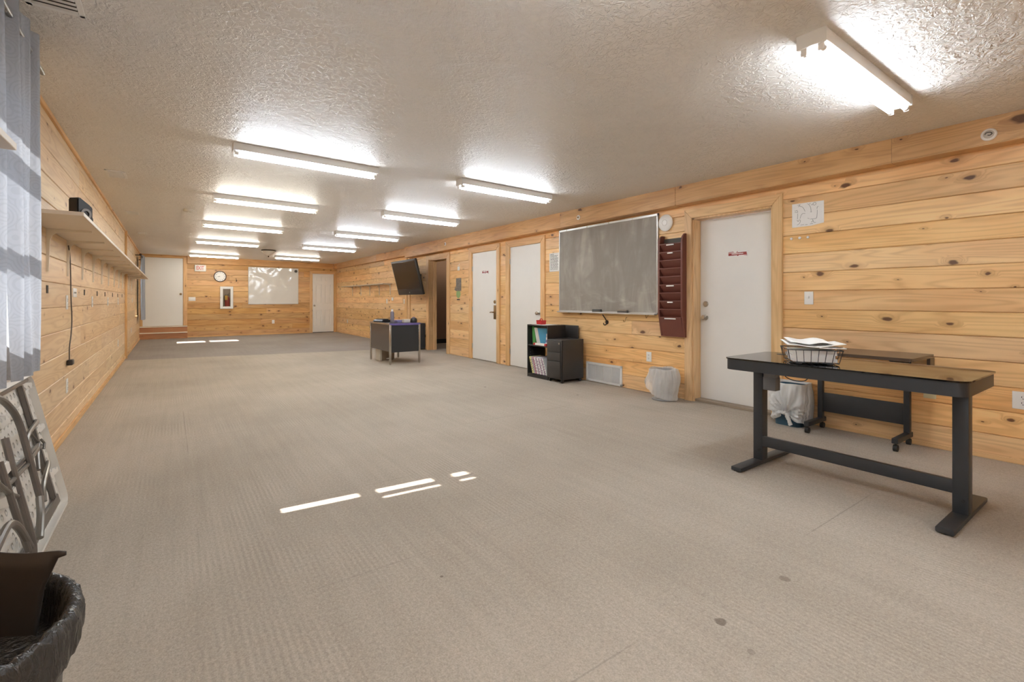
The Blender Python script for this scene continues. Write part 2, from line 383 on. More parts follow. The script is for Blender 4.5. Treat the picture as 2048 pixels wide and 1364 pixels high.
def tag(o, label, cat, group=None, kind=None):
    o['label'] = label; o['category'] = cat
    if group: o['group'] = group
    if kind: o['kind'] = kind
    return o
def thing(name, label, cat, loc=(0, 0, 0), rz=0.0, group=None, kind=None):
    o = bpy.data.objects.new(name, None); o.empty_display_size = 0.1; C.objects.link(o)
    o.location = loc; o.rotation_euler = (0, 0, rz)
    return tag(o, label, cat, group, kind)
def struct(o, label, cat): return tag(o, label, cat, None, 'structure')
def text_bm(s, size, depth, f):
    cu = bpy.data.curves.new('tmp', 'FONT'); cu.body = s; cu.size = size; cu.extrude = depth / 2; cu.align_x = 'CENTER'; cu.align_y = 'CENTER'; cu.resolution_u = 3
    o = bpy.data.objects.new('tmp', cu); C.objects.link(o)
    dg = bpy.context.evaluated_depsgraph_get(); me = bpy.data.meshes.new_from_object(o.evaluated_get(dg))
    bm = bmesh.new(); bm.from_mesh(me)
    for v in bm.verts: v.co = f(v.co)
    bpy.data.objects.remove(o); bpy.data.curves.remove(cu); bpy.data.meshes.remove(me)
    return bm
def copy_tree(o, loc=None, label=None):
    c = o.copy(); C.objects.link(c)
    if loc is not None: c.location = loc
    if label: c['label'] = label
    for ch in list(o.children):
        d = ch.copy(); C.objects.link(d); d.parent = c
        for g in list(ch.children):
            e = g.copy(); C.objects.link(e); e.parent = d
    return c
RW, FW, LW = -PI / 2, 0.0, PI / 2      # wall-item frames: local -y points out of the wall, +x to the viewer's right

# ------------------------------------------------------------------ room shell
def plank_wall(name, mat, f, u0, u1, z0, z1, pitch, phase, holes, back=0.12):
    """planked wall face at depth 0 (positive = out of the wall), V grooves between planks, holes cut through"""
    bm = BM(); g = 0.006
    k = math.floor((z0 - phase) / pitch + 1e-6); z = phase + k * pitch
    while z < z1 - 1e-6:
        a, b = max(z, z0), min(z + pitch, z1); z += pitch
        cuts = sorted({a, b} | {h[2] for h in holes if a < h[2] < b} | {h[3] for h in holes if a < h[3] < b})
        for s0, s1 in zip(cuts, cuts[1:]):
            mid = (s0 + s1) / 2
            hs = sorted([(h[0], h[1]) for h in holes if h[2] < mid < h[3]])
            spans = []; c = u0
            for h0, h1 in hs:
                if h0 > c: spans.append((c, h0))
                c = max(c, h1)
            if c < u1: spans.append((c, u1))
            ga = g if s0 == a else 0; gb = g if s1 == b else 0
            for p, q in spans:
                lo_ = [(-.016, s0), (-.016, s0 + .0016), (-.004, s0 + .0016), (0, s0 + ga)] if ga else [(0, s0)]
                hi_ = [(0, s1 - gb), (-.004, s1 - .0016), (-.016, s1 - .0016), (-.016, s1)] if gb else [(0, s1)]
                prof = lo_ + hi_ + [(-back, s1), (-back, s0)]
                prof = [pr for i, pr in enumerate(prof) if i == 0 or pr != prof[i - 1]]
                prism(bm, prof, p, q, f)
    bmesh.ops.remove_doubles(bm, verts=bm.verts, dist=1e-5)
    return obj(name, bm, mat, smooth=0)
fR = lambda p, a: (XR - p[0], a, p[1])
fR2 = lambda p, a: (XR2 - p[0], a, p[1])
fL = lambda p, a: (XL + p[0], a, p[1])
fF = lambda p, a: (a, YF - p[0], p[1])

bm = BM()
ya, yb = 11.44, 10.40
quad(bm, [(XL - .15, YN, 0), (XR + .3, YN, 0), (XR + .3, yb, 0), (XL - .15, ya, 0)])
quad(bm, [(XR + .3, 8.2, 0), (7.6, 8.2, 0), (7.6, 11.3, 0), (XR + .3, 11.3, 0)])
fc = quad(bm, [(XL - .15, ya, 0), (XR + .3, yb, 0), (XR + .3, YF + .2, 0), (XL - .15, YF + .2, 0)]); fc.material_index = 1
struct(obj('floor', bm, [M['carpet'], M['carpet_far']], smooth=0), 'worn beige loop carpet, dark grey at the far end of the room', 'floor')
bm = BM(); n = 1
quad(bm, [(XL - .2, YN, zc(XL - .2)), (XL - .2, YF + .2, zc(XL - .2)), (XR2 + .1, YF + .2, zc(XR2 + .1)), (XR2 + .1, YN, zc(XR2 + .1))])
quad(bm, [(XL - .2, YN, 2.62), (XR2 + .1, YN, 2.62), (XR2 + .1, YF + .2, 2.62), (XL - .2, YF + .2, 2.62)])
struct(obj('ceiling', bm, M['ceiling'], smooth=0), 'off-white ceiling with knockdown plaster texture', 'ceiling')

DC = (2.287, 3.159, 0, 2.034); DB = (5.828, 6.670, 0, 2.024); DA = (7.072, 7.922, 0, 2.018); DW = (8.955, 9.81, 0, 2.022)
GR = (4.19, 4.80, 0.03, 0.25)
struct(plank_wall('wall_right', M['wood_right'], fR, YN, 11.05, 0, 2.44, 0.1727, 0.0, [DC, DB, DA, DW]), 'knotty pine plank wall with chalkboard and doors', 'wall')
struct(plank_wall('wall_right', M['wood_right'], fR2, 11.05, YF + .1, 0, 2.44, 0.1727, 0.0, []), 'knotty pine plank wall behind the television and far white shelf', 'wall')
W1 = (2.30, 3.36, 1.01, 2.115); W2 = (15.16, 15.80, 0.72, 2.10); W3 = (-1.6, 0.15, 1.06, 2.08)
struct(plank_wall('wall_left', M['wood_left'], fL, YN, YF + .1, 0, 2.47, 0.187, 0.131 - 0.187, [W1, W2, W3], back=0.14), 'pale pine plank wall under the long white shelf', 'wall')
DF = (3.98, 4.685, 0, 2.03); DL = (-0.64, 0.325, 0.36, 2.365)
struct(plank_wall('wall_far', M['wood_far'], fF, XL - .1, XR2 + .1, 0, 2.46, 0.1727, 0.0, [DF, DL]), 'pine plank end wall carrying the whiteboard and clock', 'wall')
bm = BM(); box(bm, XL - .2, XR2 + .2, YN - .1, YN, 0, 2.6)
struct(obj('wall_near', bm, M['wood_far'], smooth=0), 'pine end wall behind the camera', 'wall')

# beams / trims
def beam(name, x0, x1, ya, yb, zb0, zb1, mat, label):
    bm = BM()
    pts = [(x0, ya, zb0), (x1, ya, zb0), (x1, yb, zb1), (x0, yb, zb1)]
    lo = [bm.verts.new(p) for p in pts]; hi = [bm.verts.new((p[0], p[1], zc(p[0]) + .01)) for p in pts]
    bm.faces.new(lo); bm.faces.new(list(reversed(hi)))
    for i in range(4):
        j = (i + 1) % 4; bm.faces.new((lo[j], lo[i], hi[i], hi[j]))
    bmesh.ops.bevel(bm, geom=[e for e in bm.edges if all(v in lo for v in e.verts)], offset=.006, segments=2, affect='EDGES')
    return struct(obj(name, bm, mat, smooth=0), label, 'beam')
beam('trim_1', 4.583, XR + .02, YN, 3.275, 2.215, 2.18, M['wood_beam'], 'boxed pine beam section above the recessed door')
beam('trim_2', 4.583, XR + .02, 3.279, 7.37, 2.18, 2.155, M['wood_beam'], 'boxed pine beam section above the chalkboard')
beam('trim_3', 4.583, XR + .02, 7.374, 10.84, 2.155, 2.135, M['wood_beam'], 'boxed pine beam section above the open doorway')
beam('trim_4', 4.66, XR2 + .02, 10.84, 15.6, 2.20, 2.20, M['wood_beam'], 'shallower pine beam section above the television wall')
beam('trim_5', 4.68, XR2 + .02, 15.604, YF, 2.205, 2.205, M['wood_beam'], 'short pale beam section in the far corner')
bm = BM(); box(bm, 0.425, XR2, YF - .07, YF + .01, 2.215, 2.46, .006)
struct(obj('trim_6', bm, M['wood_beam_x'], smooth=0), 'pine beam along the top of the whiteboard wall', 'beam')
bm = BM(); box(bm, 10.84 - 10.84 + XR - .02, XR + .03, 10.83, 10.97, 0, 2.3, .004); box(bm, XR - .03, XR2 + .03, 10.985, 11.12, 0, 2.3, .004)
struct(obj('trim_7', bm, M['trim_v'], smooth=0), 'pair of upright pine boards running down beneath the television', 'trim')
bm = BM(); box(bm, XL, XL + .035, 11.74, 11.86, 0, 2.455, .004)
struct(obj('trim_8', bm, M['trim_v'], smooth=0), 'upright pine board on the long-shelf wall at the carpet seam', 'trim')
bm = BM(); box(bm, XL, XL + .02, YN, YF, 2.425, 2.46, .003)
struct(obj('trim_9', bm, M['trim_h'], smooth=0), 'thin pine strip where the shelf wall meets the ceiling', 'trim')
bm = BM(); box(bm, XL, XL + .014, YN, YF, 0, .055, .003)
struct(obj('baseboard_left', bm, M['trim_h'], smooth=0), 'low pale wooden baseboard under the long shelf wall', 'baseboard')
bm = BM(); box(bm, XR - .012, XR, YN, DC[0] - .11, 0, .03, .003); box(bm, XR2 - .012, XR2, 11.2, YF, 0, .05, .003)
struct(obj('baseboard_right', bm, M['trim_h'], smooth=0), 'low wooden baseboard strip along the chalkboard wall', 'baseboard')
bm = BM(); box(bm, .42, 3.88, YF - .012, YF, 0, .04, .003)
struct(obj('baseboard_far', bm, M['trim_hx'], smooth=0), 'low wooden baseboard below the whiteboard wall', 'baseboard')

def casing(par, u0, u1, ztop, wl, wr, wt, sgn='R', z0=0.0, th=.02):
    """mitred casing boards around an opening, in wall-local coords (x = viewer's right, -y out)"""
    mv, mh = (M['trim_v'], M['trim_h']) if sgn == 'R' else (M['trim_vx'], M['trim_hx'])
    f = lambda p, a: (p[0], a, p[1])
    for nm, poly, mt in (('casing', [(u0 - wl, z0), (u0, z0), (u0, ztop), (u0 - wl, ztop + wt)], mv),
                         ('casing', [(u1, z0), (u1 + wr, z0), (u1 + wr, ztop + wt), (u1, ztop)], mv),
                         ('casing_head', [(u0, ztop), (u1, ztop), (u1 + wr, ztop + wt), (u0 - wl, ztop + wt)], mh)):
        bm = BM(); prism(bm, poly, -th, 0.0, f)
        bmesh.ops.bevel(bm, geom=[e for e in bm.edges if all(abs(v.co.y + th) < 1e-6 for v in e.verts)], offset=.004, segments=2, affect='EDGES')
        obj(nm, bm, mt, par, smooth=0)
def knob(par, x, y, z, mat, r=.027, name='knob'):
    bm = BM(); lathe(bm, [(.0, .0), (.030, .0), (.031, .006), (.012, .012), (.011, .030), (r, .038), (r + .002, .052), (r * .7, .066), (0, .068)], 20, (x, y, z), 'Y')
    return obj(name, bm, mat, par)
def deadbolt(par, x, y, z, mat):
    bm = BM(); lathe(bm, [(0, 0), (.031, 0), (.031, .008), (.024, .016), (0, .017)], 20, (x, y, z), 'Y')
    return obj('deadbolt', bm, mat, par)
def hinge(par, x, y, z):
    bm = BM(); cyl(bm, (x, y, z - .045), (x, y, z + .045), .008, seg=8); box(bm, x - .012, x + .012, y, y + .004, z - .042, z + .042)
    return obj('hinge', bm, M['nickel'], par)

# door C (recessed, nearest)
d = thing('door_1', 'recessed white slab door with red plaque, beside the maroon file rack', 'door', (XR, (DC[0] + DC[1]) / 2, 0), RW, kind='structure')
w = (DC[1] - DC[0]) / 2
bm = BM(); box(bm, -w + .02, w - .02, .12, .165, .03, 2.01, .002); obj('slab', bm, M['door_white'], d, smooth=0)
bm = BM(); box(bm, -w, -w + .018, 0, .2, 0, 2.034); box(bm, w - .018, w, 0, .2, 0, 2.034); box(bm, -w, w, 0, .2, 2.016, 2.034)
box(bm, -w + .018, -w + .028, .165, .2, 0, 2.0); box(bm, w - .028, w - .018, .165, .2, 0, 2.0)
obj('jamb', bm, M['trim_v'], d, smooth=0)
casing(d, -w, w, 2.034, .094, .094, .10)
bm = BM(); box(bm, -w, w, .02, .2, 0, .028, .004); obj('threshold', bm, M['tan_box'], d, smooth=0)
knob(d, -w + .085, .12, .93, M['nickel']); deadbolt(d, -w + .085, .12, 1.08, M['nickel'])
# door B
d = thing('door_2', 'white slab door behind the black bookcase, no plaque', 'door', (XR, (DB[0] + DB[1]) / 2, 0), RW, kind='structure')
w = (DB[1] - DB[0]) / 2
bm = BM(); box(bm, -w + .004, w - .004, .002, .045, .012, 2.02, .002); obj('slab', bm, M['door_white'], d, smooth=0)
bm = BM(); box(bm, -w - .01, w + .01, .05, .09, 0, 2.04); obj('jamb', bm, M['trim_v'], d, smooth=0)
casing(d, -w, w, 2.024, .115, .105, .11); knob(d, w - .06, .002, .915, M['nickel'])
for z in (.25, 1.78): hinge(d, -w, -.004, z)
# door A
d = thing('door_3', 'white slab door with small red script sign and brass lock', 'door', (XR, (DA[0] + DA[1]) / 2, 0), RW, kind='structure')
w = (DA[1] - DA[0]) / 2
bm = BM(); box(bm, -w + .004, w - .004, .002, .045, .012, 2.014, .002); obj('slab', bm, M['door_white'], d, smooth=0)
bm = BM(); box(bm, -w - .01, w + .01, .05, .09, 0, 2.035); obj('jamb', bm, M['trim_v'], d, smooth=0)
casing(d, -w, w, 2.018, .115, .105, .11)
bm = BM(); box(bm, w - .105, w - .035, -.006, .004, .78, 1.03, .003); obj('lock_plate', bm, M['brass'], d)
bm = BM(); cyl(bm, (w - .07, -.005, .905), (w - .07, -.05, .905), .012); tube(bm, [(w - .07, -.05, .905), (w - .11, -.055, .907), (w - .15, -.052, .90)], .010, 8); obj('lever_handle', bm, M['brass'], d)
deadbolt(d, w - .07, .002, 1.09, M['brass'])
for z in (.25, .95, 1.72): hinge(d, -w, -.004, z)
# open doorway
d = thing('door_4', 'open doorway between the television and the taped pictures', 'doorway', (XR, (DW[0] + DW[1]) / 2, 0), RW, kind='structure')
w = (DW[1] - DW[0]) / 2
casing(d, -w, w, 2.022, .118, .136, .10)
bm = BM(); box(bm, -w - .02, -w, 0, .15, 0, 2.022); box(bm, w, w + .02, 0, .15, 0, 2.022); box(bm, -w, w, 0, .15, 2.002, 2.022)
box(bm, -w, -w + .012, .10, .18, 0, 2.0); box(bm, w - .004, w + .02, .15, .18, 0, 2.0); box(bm, -w - .02, w + .02, .15, .18, 1.985, 2.022)
obj('jamb', bm, M['trim_v'], d, smooth=0)
# side room seen through it
bm = BM(); box(bm, 4.86, 7.6, 11.2, 11.3, 0, 2.6); box(bm, 7.6, 7.7, 8.1, 11.3, 0, 2.6); box(bm, 4.86, 7.6, 8.1, 8.2, 0, 2.6)
box(bm, 4.86, 4.91, 8.1, 8.94, 0, 2.6); box(bm, 4.86, 4.91, 9.83, 11.3, 0, 2.6); box(bm, 4.86, 4.91, 8.94, 9.83, 2.03, 2.6)
struct(obj('wall_side', bm, M['side_wall'], smooth=0), 'brown painted walls of the dim room through the open doorway', 'wall')
bm = BM(); box(bm, 4.86, 7.6, 8.2, 11.2, 2.2, 2.3)
struct(obj('ceiling_side', bm, M['side_wall'], smooth=0), 'low brown ceiling of the dim room through the doorway', 'ceiling')
bm = BM(); box(bm, 4.91, 7.6, 11.185, 11.2, 0, .11); box(bm, 7.585, 7.6, 8.2, 11.2, 0, .11)
struct(obj('baseboard_side', bm, M['side_base'], smooth=0), 'dark baseboard in the dim room through the doorway', 'baseboard')
# far white door
d = thing('door_5', 'white six-panel door in the far corner', 'door', ((DF[0] + DF[1]) / 2, YF, 0), FW, kind='structure')
w = (DF[1] - DF[0]) / 2
bm = BM(); box(bm, -w + .004, w - .004, .022, .045, .02, 2.025, .002)
st, mz = .105, [.20, .80, .99, 1.66, 1.77, 1.94]
for x0, x1 in ((-w + .004, -w + st), (-.045, .045), (w - st, w - .004)): box(bm, x0, x1, .0, .022, .02, 2.025, .002)
for z0, z1 in ((.02, mz[0]), (mz[1], mz[2]), (mz[3], mz[4]), (mz[5], 2.025)): box(bm, -w + .004, w - .004, .0005, .022, z0, z1, .002)
for x0, x1 in ((-w + st + .03, -.075), (.075, w - st - .03)):
    for z0, z1 in ((mz[0] + .03, mz[1] - .03), (mz[2] + .03, mz[3] - .03), (mz[4] + .03, mz[5] - .03)): box(bm, x0, x1, .008, .024, z0, z1, .006)
obj('slab', bm, M['door_white'], d, smooth=0)
bm = BM(); box(bm, -w - .01, w + .01, .05, .09, 0, 2.04); obj('jamb', bm, M['trim_vx'], d, smooth=0)
casing(d, -w, w, 2.03, .095, .098, .10, 'F'); knob(d, -w + .06, 0, .93, M['nickel'])
bm = BM(); box(bm, -w, w, .0, .05, 0, .018); obj('threshold', bm, M['side_base'], d, smooth=0)
# raised slab door at far left
d = thing('door_6', 'plain white slab door raised above two brown steps', 'door', ((DL[0] + DL[1]) / 2, YF, 0), FW, kind='structure')
w = (DL[1] - DL[0]) / 2
bm = BM(); box(bm, -w + .004, w - .004, .002, .045, .365, 2.36, .002); obj('slab', bm, M['door_white'], d, smooth=0)
bm = BM(); box(bm, -w - .01, w + .01, .05, .09, .36, 2.38); obj('jamb', bm, M['trim_vx'], d, smooth=0)
casing(d, -w, w, 2.365, .055, .10, .035, 'F', .36); knob(d, w - .06, .002, 1.30, M['brass'])
for z in (.6, 2.1): hinge(d, -w, -.004, z)
s = thing('trim_10', 'two brown wooden steps with pale nosings below the raised door', 'steps', ((DL[0] + DL[1]) / 2, YF, 0), FW, kind='structure')
bm = BM(); box(bm, -w - .06, w + .10, -.22, 0, 0, .165); box(bm, -w - .06, w + .10, -.11, 0, .165, .335); obj('riser', bm, M['step_wood'], s, smooth=0)
bm = BM(); box(bm, -w - .06, w + .10, -.240, -.0, .160, .186, .003); obj('nosing', bm, M['bracket'], s, smooth=0)
bm = BM(); box(bm, -w - .06, w + .10, -.130, .0, .332, .359, .003); obj('nosing', bm, M['bracket'], s, smooth=0)

# windows on the left wall
def window(n, W, label, rails):
    u0, u1, z0, z1 = W
    d = thing('window_%d' % n, label, 'window', (XL - .05, (u0 + u1) / 2, 0), LW, kind='structure')
    w = (u1 - u0) / 2
    bm = BM(); e = .035
    box(bm, -w, -w + e, 0, .07, z0, z1); box(bm, w - e, w, 0, .07, z0, z1); box(bm, -w, w, 0, .07, z0, z0 + e); box(bm, -w, w, 0, .07, z1 - e, z1)
    for a, b in rails: box(bm, -w, w, .01, .06, a, b)
    obj('frame', bm, M['plastic_white'], d, smooth=0)
    bm = BM(); box(bm, -w + e, w - e, .033, .037, z0 + e, z1 - e); obj('pane', bm, M['glass'], d, smooth=0)
    bm = BM(); box(bm, -w - .03, w + .03, -.075, 0, z0 - .03, z0, .004); obj('sill', bm, M['trim_v'], d, smooth=0)
window(1, W1, 'window behind the pale blue-grey curtain next to the folding table', [(1.475, 1.525), (1.865, 1.945)])
window(2, W2, 'bright far window behind the short grey curtain', [(1.38, 1.43)])
window(3, W3, 'unseen uncovered window added beside the camera for fill daylight', [(1.475, 1.525)])  # out-of-view opening added to let fill daylight into the near end

# ------------------------------------------------------------------ ceiling lights
def make_light(mat, label, x, y):
    L = 1.226; h = L / 2
    t = thing('ceiling_light', label, 'light', (x, y, zc(x)), 0, 'twin-tube ceiling lights')
    t.rotation_euler = (0, math.atan(.0135), 0)
    bm = BM(); box(bm, -h, h, -.063, .063, -.062, 0, .004)
    for xs in (-h, h):
        box(bm, xs - .006, xs + .006, -.066, .066, -.067, 0)
    for k in (-.42, -.1, .32): box(bm, k * 1.3, k * 1.3 + .02, -.0645, -.0625, -.02, -.008)
    obj('housing', bm, M['enamel_white'], t, smooth=0)
    for s in (-1, 1):
        bm = BM(); cyl(bm, (-h + .035, s * .038, -.082), (h - .035, s * .038, -.082), .0135, seg=10); obj('tube', bm, mat, t)
        for e in (-1, 1):
            bm = BM(); box(bm, e * h - (.012 if e > 0 else -.004), e * h - (.004 if e > 0 else -.012) , s * .038 - .014, s * .038 + .014, -.10, -.055, .004)
            cyl(bm, (e * (h - .010), s * .038, -.082), (e * (h - .036), s * .038, -.082), .015, seg=10); obj('lamp_holder', bm, M['plastic_white'], t)
    return t
for (x, y, m, lb) in (
    (1.05, 4.64, 'c', 'twin-tube ceiling light nearest on the long-shelf side, largest of that row'),
    (1.05, 6.97, 'w', 'warm twin-tube ceiling light second in the long-shelf row, by the smoke detector'),
    (1.05, 9.44, 'w', 'warm twin-tube ceiling light third in the long-shelf row'),
    (1.05, 12.25, 'w', 'warm twin-tube ceiling light fourth in the long-shelf row, before the dome lamp'),
    (1.04, 16.05, 'w', 'warm twin-tube ceiling light farthest in the long-shelf row, above the exit sign'),
    (3.12, 1.03, 'c', 'twin-tube ceiling light above the black standing desk'),
    (3.12, 4.46, 'c', 'twin-tube ceiling light in front of the chalkboard'),
    (3.12, 6.72, 'c', 'twin-tube ceiling light in front of the two plain white doors'),
    (3.12, 9.16, 'c', 'twin-tube ceiling light above the chrome-legged metal desk'),
    (3.12, 11.86, 'c', 'twin-tube ceiling light in front of the tilted television'),
    (3.08, 15.2, 'w', 'twin-tube ceiling light beyond the dome lamp, nearest the whiteboard'),
    (1.05, 0.93, 'c', 'twin-tube ceiling light overhead beside the camera'),
    (1.05, -1.1, 'c', 'unseen twin-tube fill light added behind the camera on the long-shelf side')):  # the last fixture, behind the camera, is unseen and added as fill
    make_light(TUBE_COOL if m == 'c' else TUBE_WARM, lb, x, y)
t = thing('ceiling_light', 'single bright strip light in the dim room through the doorway', 'light', (5.75, 10.75, 2.2))
bm = BM(); box(bm, -.6, .6, -.05, .05, -.05, 0, .004); obj('housing', bm, M['enamel_white'], t, smooth=0)
bm = BM(); cyl(bm, (-.57, 0, -.07), (.57, 0, -.07), .014, seg=10); obj('tube', bm, TUBE_DIM, t)
# dome lamp
t = thing('dome_lamp', 'bronze-rimmed frosted dome lamp on the ceiling near the whiteboard', 'lamp', (2.08, 13.75, zc(2.08)))
bm = BM(); lathe(bm, [(0, 0), (.165, 0), (.178, -.012), (.172, -.028), (.150, -.03), (0, -.03)], 32); obj('rim', bm, M['bronze'], t)
bm = BM(); lathe(bm, [(.16, -.028), (.145, -.06), (.11, -.10), (.06, -.135), (.012, -.152), (0, -.152)], 32); obj('glass_bowl', bm, M['dome_glass'], t)
bm = BM(); lathe(bm, [(0, -.15), (.02, -.152), (.012, -.165), (.016, -.176), (0, -.188)], 16); obj('finial', bm, M['bronze'], t)
# ceiling vents + smoke detector
def vent(x, y, w, l, label, nslat):
    t = thing('ceiling_vent', label, 'vent', (x, y, zc(x)), 0, 'ceiling vents by the shelf wall')
    bm = BM(); e = .022
    box(bm, -w, -w + e, -l, l, -.008, 0, .002); box(bm, w - e, w, -l, l, -.008, 0, .002); box(bm, -w, w, -l, -l + e, -.008, 0, .002); box(bm, -w, w, l - e, l, -.008, 0, .002)
    obj('frame', bm, M['grille'], t, smooth=0)
    bm = BM(); box(bm, -w + e, w - e, -l + e, l - e, -.004, 0); obj('duct', bm, M['slot_dark'], t, smooth=0)
    bm = BM()
    for i in range(nslat):
        y0 = -l + e + (2 * l - 2 * e) * (i + .5) / nslat
        quad(bm, [(-w + e, y0 - .002, -.002), (w - e, y0 - .002, -.002), (w - e, y0 + .005, -.012), (-w + e, y0 + .005, -.012)])
    obj('slat', bm, M['grille'], t, smooth=0, solid=.0015)
vent(-.46, 6.53, .085, .17, 'ceiling vent nearest the long shelf corner', 7)
vent(-.46, 9.28, .08, .15, 'ceiling vent midway along the long shelf', 7)
vent(-.45, 12.0, .08, .15, 'ceiling vent farthest along the long shelf', 7)
vent(-.42, 2.82, .10, .17, 'ceiling vent over the pale curtain', 8)
t = thing('smoke_detector', 'round white smoke detector on the ceiling', 'detector', (.22, 8.4, zc(.22)))
bm = BM(); lathe(bm, [(0, 0), (.065, 0), (.065, -.018), (.058, -.034), (.03, -.040), (0, -.040)], 24); obj('body', bm, M['beige'], t)
bm = BM(); lathe(bm, [(0, -.039), (.012, -.040), (.010, -.045), (0, -.045)], 12); obj('test_button', bm, M['plastic_white'], t)

# ------------------------------------------------------------------ far wall items
t = thing('exit_sign', 'lit-box exit sign with red letters above the clock', 'sign', (.753, YF, 2.087), FW)
bm = BM(); box(bm, -.146, .146, -.05, 0, -.098, .098, .012); obj('sign_box', bm, M['plastic_white'], t)
for ch, x in (('E', -.078), ('X', -.026), ('I', .022), ('T', .064)):
    bm = text_bm(ch, .175, .004, lambda c, x=x: Vector((c.x * .62 + x, -.0515 + c.z, c.y)))
    obj('letter', bm, M['red_letters'], t, smooth=0)
t = thing('wall_clock', 'round white clock with dark rim on the pine end wall', 'clock', (1.266, YF, 1.852), FW)
bm = BM(); lathe(bm, [(.150, .0), (.170, .0), (.172, .02), (.165, .034), (.155, .036), (.148, .026)], 40, axis='Y', ring=True); obj('rim', bm, M['bronze'], t)
bm = BM(); lathe(bm, [(0, .0), (.155, .0), (.155, .022), (0, .022)], 40, axis='Y'); obj('dial', bm, M['paper'], t)
for k in range(1, 13):
    a = PI / 2 - k * PI / 6
    obj('numeral', text_bm(str(k), .046, .001, lambda c, a=a: Vector((c.x + .118 * math.cos(a), -.0235 + c.z, c.y + .118 * math.sin(a)))), M['ink'], t, smooth=0)
for nm, L, wd, ang in (('hour_hand', .075, .006, 265), ('minute_hand', .10, .004, 258)):
    bm = BM(); a = math.radians(90 - ang); dx, dz = math.cos(a), math.sin(a)
    prism(bm, [(-dz * wd, dx * wd), (dz * wd, -dx * wd), (dx * L, dz * L)], -.028, -.025, lambda p, q: (p[0], q, p[1])); obj(nm, bm, M['black_plastic'], t, smooth=0)
t = thing('extinguisher_cabinet', 'white fire extinguisher cabinet with glazed door on the end wall', 'cabinet', (1.44, YF, 1.197), FW)
bm = BM(); W_, H_ = .175, .345; wx, wz0, wz1 = .10, -.275, .27
box(bm, -W_, -wx, -.06, 0, -H_, H_, .004); box(bm, wx, W_, -.06, 0, -H_, H_, .004); box(bm, -wx, wx, -.06, 0, -H_, wz0, .004); box(bm, -wx, wx, -.06, 0, wz1, H_, .004)
obj('door_frame', bm, M['enamel_white'], t, smooth=0)
bm = BM(); box(bm, -wx, wx, -.056, -.053, wz0, wz1); obj('pane', bm, M['glass'], t, smooth=0)
bm = BM(); box(bm, -wx, wx, -.004, 0, wz0, wz1); obj('back_panel', bm, M['tan_box'], t, smooth=0)
bm = BM(); box(bm, -W_ + .01, -W_ + .02, -.068, -.06, -.03, .03, .002); obj('latch', bm, M['nickel'], t)
t = thing('fire_extinguisher', 'red fire extinguisher with yellow tag inside the white cabinet', 'fire extinguisher', (1.455, YF - .029, 1.197 - .2735), FW)
bm = BM(); lathe(bm, [(0, .0), (.022, .0), (.0235, .01), (.0235, .25), (.018, .29), (.008, .31), (.008, .33), (0, .33)], 20)
for v in bm.verts: v.co.x *= 2.7
obj('cylinder', bm, M['fe_red'], t)
bm = BM(); tube(bm, [(0, 0, .33), (.02, -.004, .37), (.06, -.004, .41)], .006); tube(bm, [(0, 0, .33), (.05, -.004, .35)], .006); obj('handle', bm, M['black_plastic'], t)
bm = BM(); tube(bm, [(-.01, -.01, .33), (-.05, -.015, .36), (-.085, -.015, .28), (-.075, -.016, .15)], .006, 8, 5); obj('hose', bm, M['black_plastic'], t)
bm = BM(); box(bm, -.065, .01, -.0235, -.022, .20, .34, .0003); obj('tag', bm, M['tag_yellow'], t)
t = thing('whiteboard', 'glossy white wipe board on the pine end wall', 'whiteboard', (2.781, YF, 1.582), FW)
bm = BM(); box(bm, -.735, .735, -.016, 0, -.585, .585); obj('panel', bm, M['board_white'], t, smooth=0)
bm = BM(); w, h, e = .745, .597, .014
box(bm, -w, -w + e, -.022, 0, -h, h, .003); box(bm, w - e, w, -.022, 0, -h, h, .003); box(bm, -w, w, -.022, 0, -h, -h + e, .003); box(bm, -w, w, -.022, 0, h - e, h, .003)
obj('frame', bm, M['aluminium'], t, smooth=0)
bm = BM(); lathe(bm, [(.036, 0), (.046, 0), (.046, .012), (.036, .014)], 24, (.665, -.022, .505), 'Y', ring=True); disc(bm, (.665, -.02, .505), .037, .006); tag(obj('round_magnet', bm, M['felt']), 'round grey magnet in the upper corner of the whiteboard', 'magnet')
bpy.data.objects['round_magnet'].location = (2.781, YF, 1.582)
def plate(name, label, cat, loc, rz, w=.038, h=.059, kind='duplex', mat='plastic_white', group='wall plates'):
    t = thing(name, label, cat, loc, rz, group)
    bm = BM(); box(bm, -w, w, -.006, 0, -h, h, .003); obj('plate', bm, M[mat], t)
    n = max(1, round(w / .038))
    for i in range(n):
        x = (i - (n - 1) / 2) * .046
        if kind == 'duplex':
            for z in (-.02, .02):
                bm = BM(); lathe(bm, [(0, .0), (.0165, .0), (.0165, .009), (0, .009)], 16, (x, 0, z), 'Y'); o = obj('socket', bm, M[mat], t)
                bm = BM(); box(bm, x - .008, x - .005, -.0095, -.008, z - .001, z + .009); box(bm, x + .005, x + .008, -.0095, -.008, z - .001, z + .008); disc(bm, (x, -.0085, z - .008), .003, .001, seg=8); obj('slot', bm, M['slot_dark'], o, smooth=0)
        elif kind == 'switch':
            bm = BM(); box(bm, x - .005, x + .005, -.018, -.004, -.004, .014, .002); obj('toggle', bm, M[mat], t)
        elif kind == 'jack':
            bm = BM(); box(bm, x - .008, x + .008, -.0075, -.005, -.008, .008); obj('jack', bm, M['slot_dark'], t, smooth=0)
    return t
plate('light_switch', 'wide white switch plate left of the extinguisher cabinet', 'light switch', (.545, YF, 1.153), FW, .088, .058, 'switch')
plate('wall_outlet', 'white outlet low on the end wall under the whiteboard', 'outlet', (2.76, YF, .41), FW)
